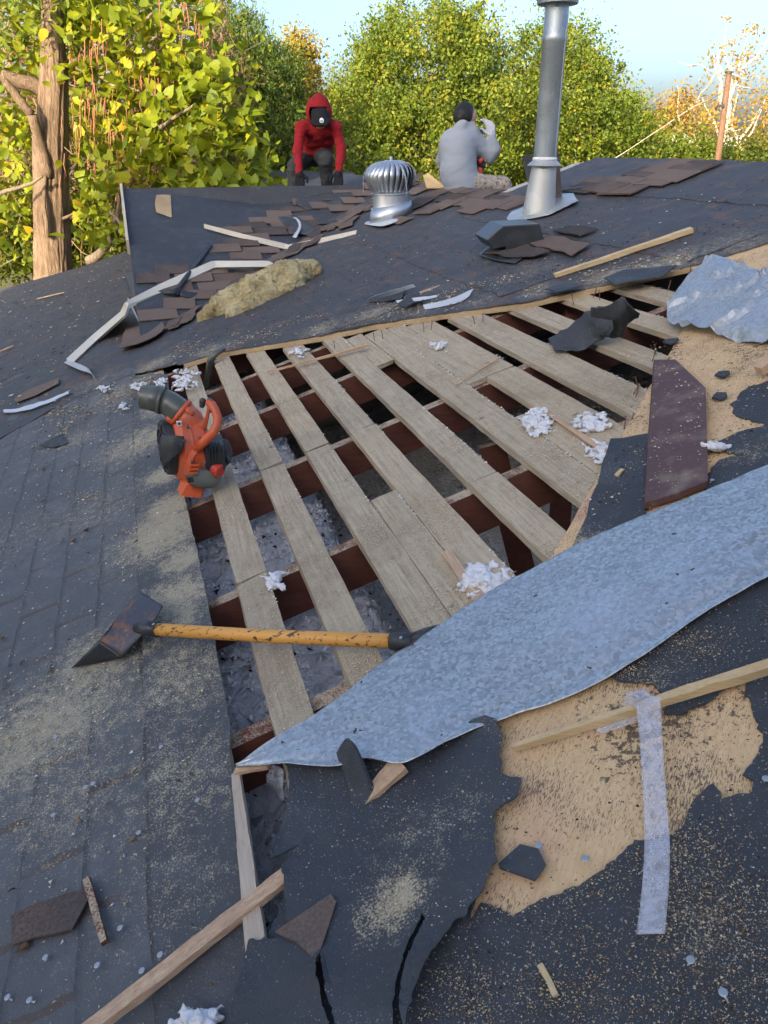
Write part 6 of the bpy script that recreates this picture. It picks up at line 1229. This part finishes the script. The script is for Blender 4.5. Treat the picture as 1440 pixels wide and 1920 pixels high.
chips('tan and dark crumbs on the plywood beside the brown board', chip_pts(ru, 650, 1.8, 6, 6), .028, .0025, .014, .0, .9)
chips('wood dust on the brown board', chip_pts(PX((1225, 710), (1262, 710), (1312, 765), (1315, 930), (1210, 965)), 260, 1.9, 9, 6), .048, .002, .010, .5, .95)
ff = PX((300, 690), (420, 668), (600, 640), (870, 592), (1100, 552), (1290, 510), (1290, 470), (1100, 500), (870, 545), (600, 600), (300, 660))
chips('splintered wood and dust along the far lip', chip_pts(ff, 2600, 1.6, 6, 2), .036, .004, .022, .3, .95, 5)
fa = PX((100, 690), (600, 620), (1100, 530), (1430, 440), (1430, 340), (1100, 400), (700, 440), (500, 520), (300, 660))
chips('pale scraps and nails strewn on the far felt', chip_pts(fa, 230, 1.2, 3, 2), .040, .005, .020, .6, 1.0, 2.5)
chips('brown grit and shingle crumbs strewn on the far felt', chip_pts(fa, 2600, 1.8, 4, 12), .040, .004, .020, .0, .40, 3)
fl_ = PX((0, 560), (240, 480), (262, 640), (100, 770), (0, 820))
chips('pale bits and slivers on the far left felt', chip_pts(fl_, 240, 1.2, 3, 2), .036, .010, .045, .5, 1.0, 4); chips('dark torn bits on the far left felt', chip_pts(fl_, 420, 1.2, 3, 8), .036, .012, .07, .0, .12, 6)
fg = [(GA0 + .3, GU0 + .1), (GA0 + GD - .1, GU0 + .1), (GA0 + GD - .1, GU0 + GD - .3)]
dg = PX((100, 760), (330, 690), (380, 690), (330, 740), (200, 790), (60, 850)); chips('drift of brown splinters at the foot of the far deck', chip_pts(dg, 1300, 1.5, 5, 3), .030, .004, .03, .1, .8, 5)
fk = flap; chips('sawdust crumbs on the torn felt sheet', np.concatenate([chip_pts(fk, 420, 1.2, 6, 1), chip_pts(fk, 1300, 1, 9, 1, B((750, 1715, .04, 1.2), (715, 1755, .045, .9), (690, 1800, .04, .6)))]), .046, .0012, .0050, .40, .90)
at_ = [(.7, -.1), (4.4, -.1), (4.2, 1.3), (.9, 1.0)]
chips('white tufts of loose fill between the rafters', chip_pts(at_, 9000, 1.2, 6, 3), -.004, .008, .030, .9, 1, 1.6, 'loose_fill', zatt, M['fill_tuft'], 1.0)
chips('brown twigs and grit in the loose fill between the rafters', chip_pts(at_, 1300, 1.6, 4, 7), .006, .006, .03, .0, .35, 4, 'attic_debris', zatt, None, .8)
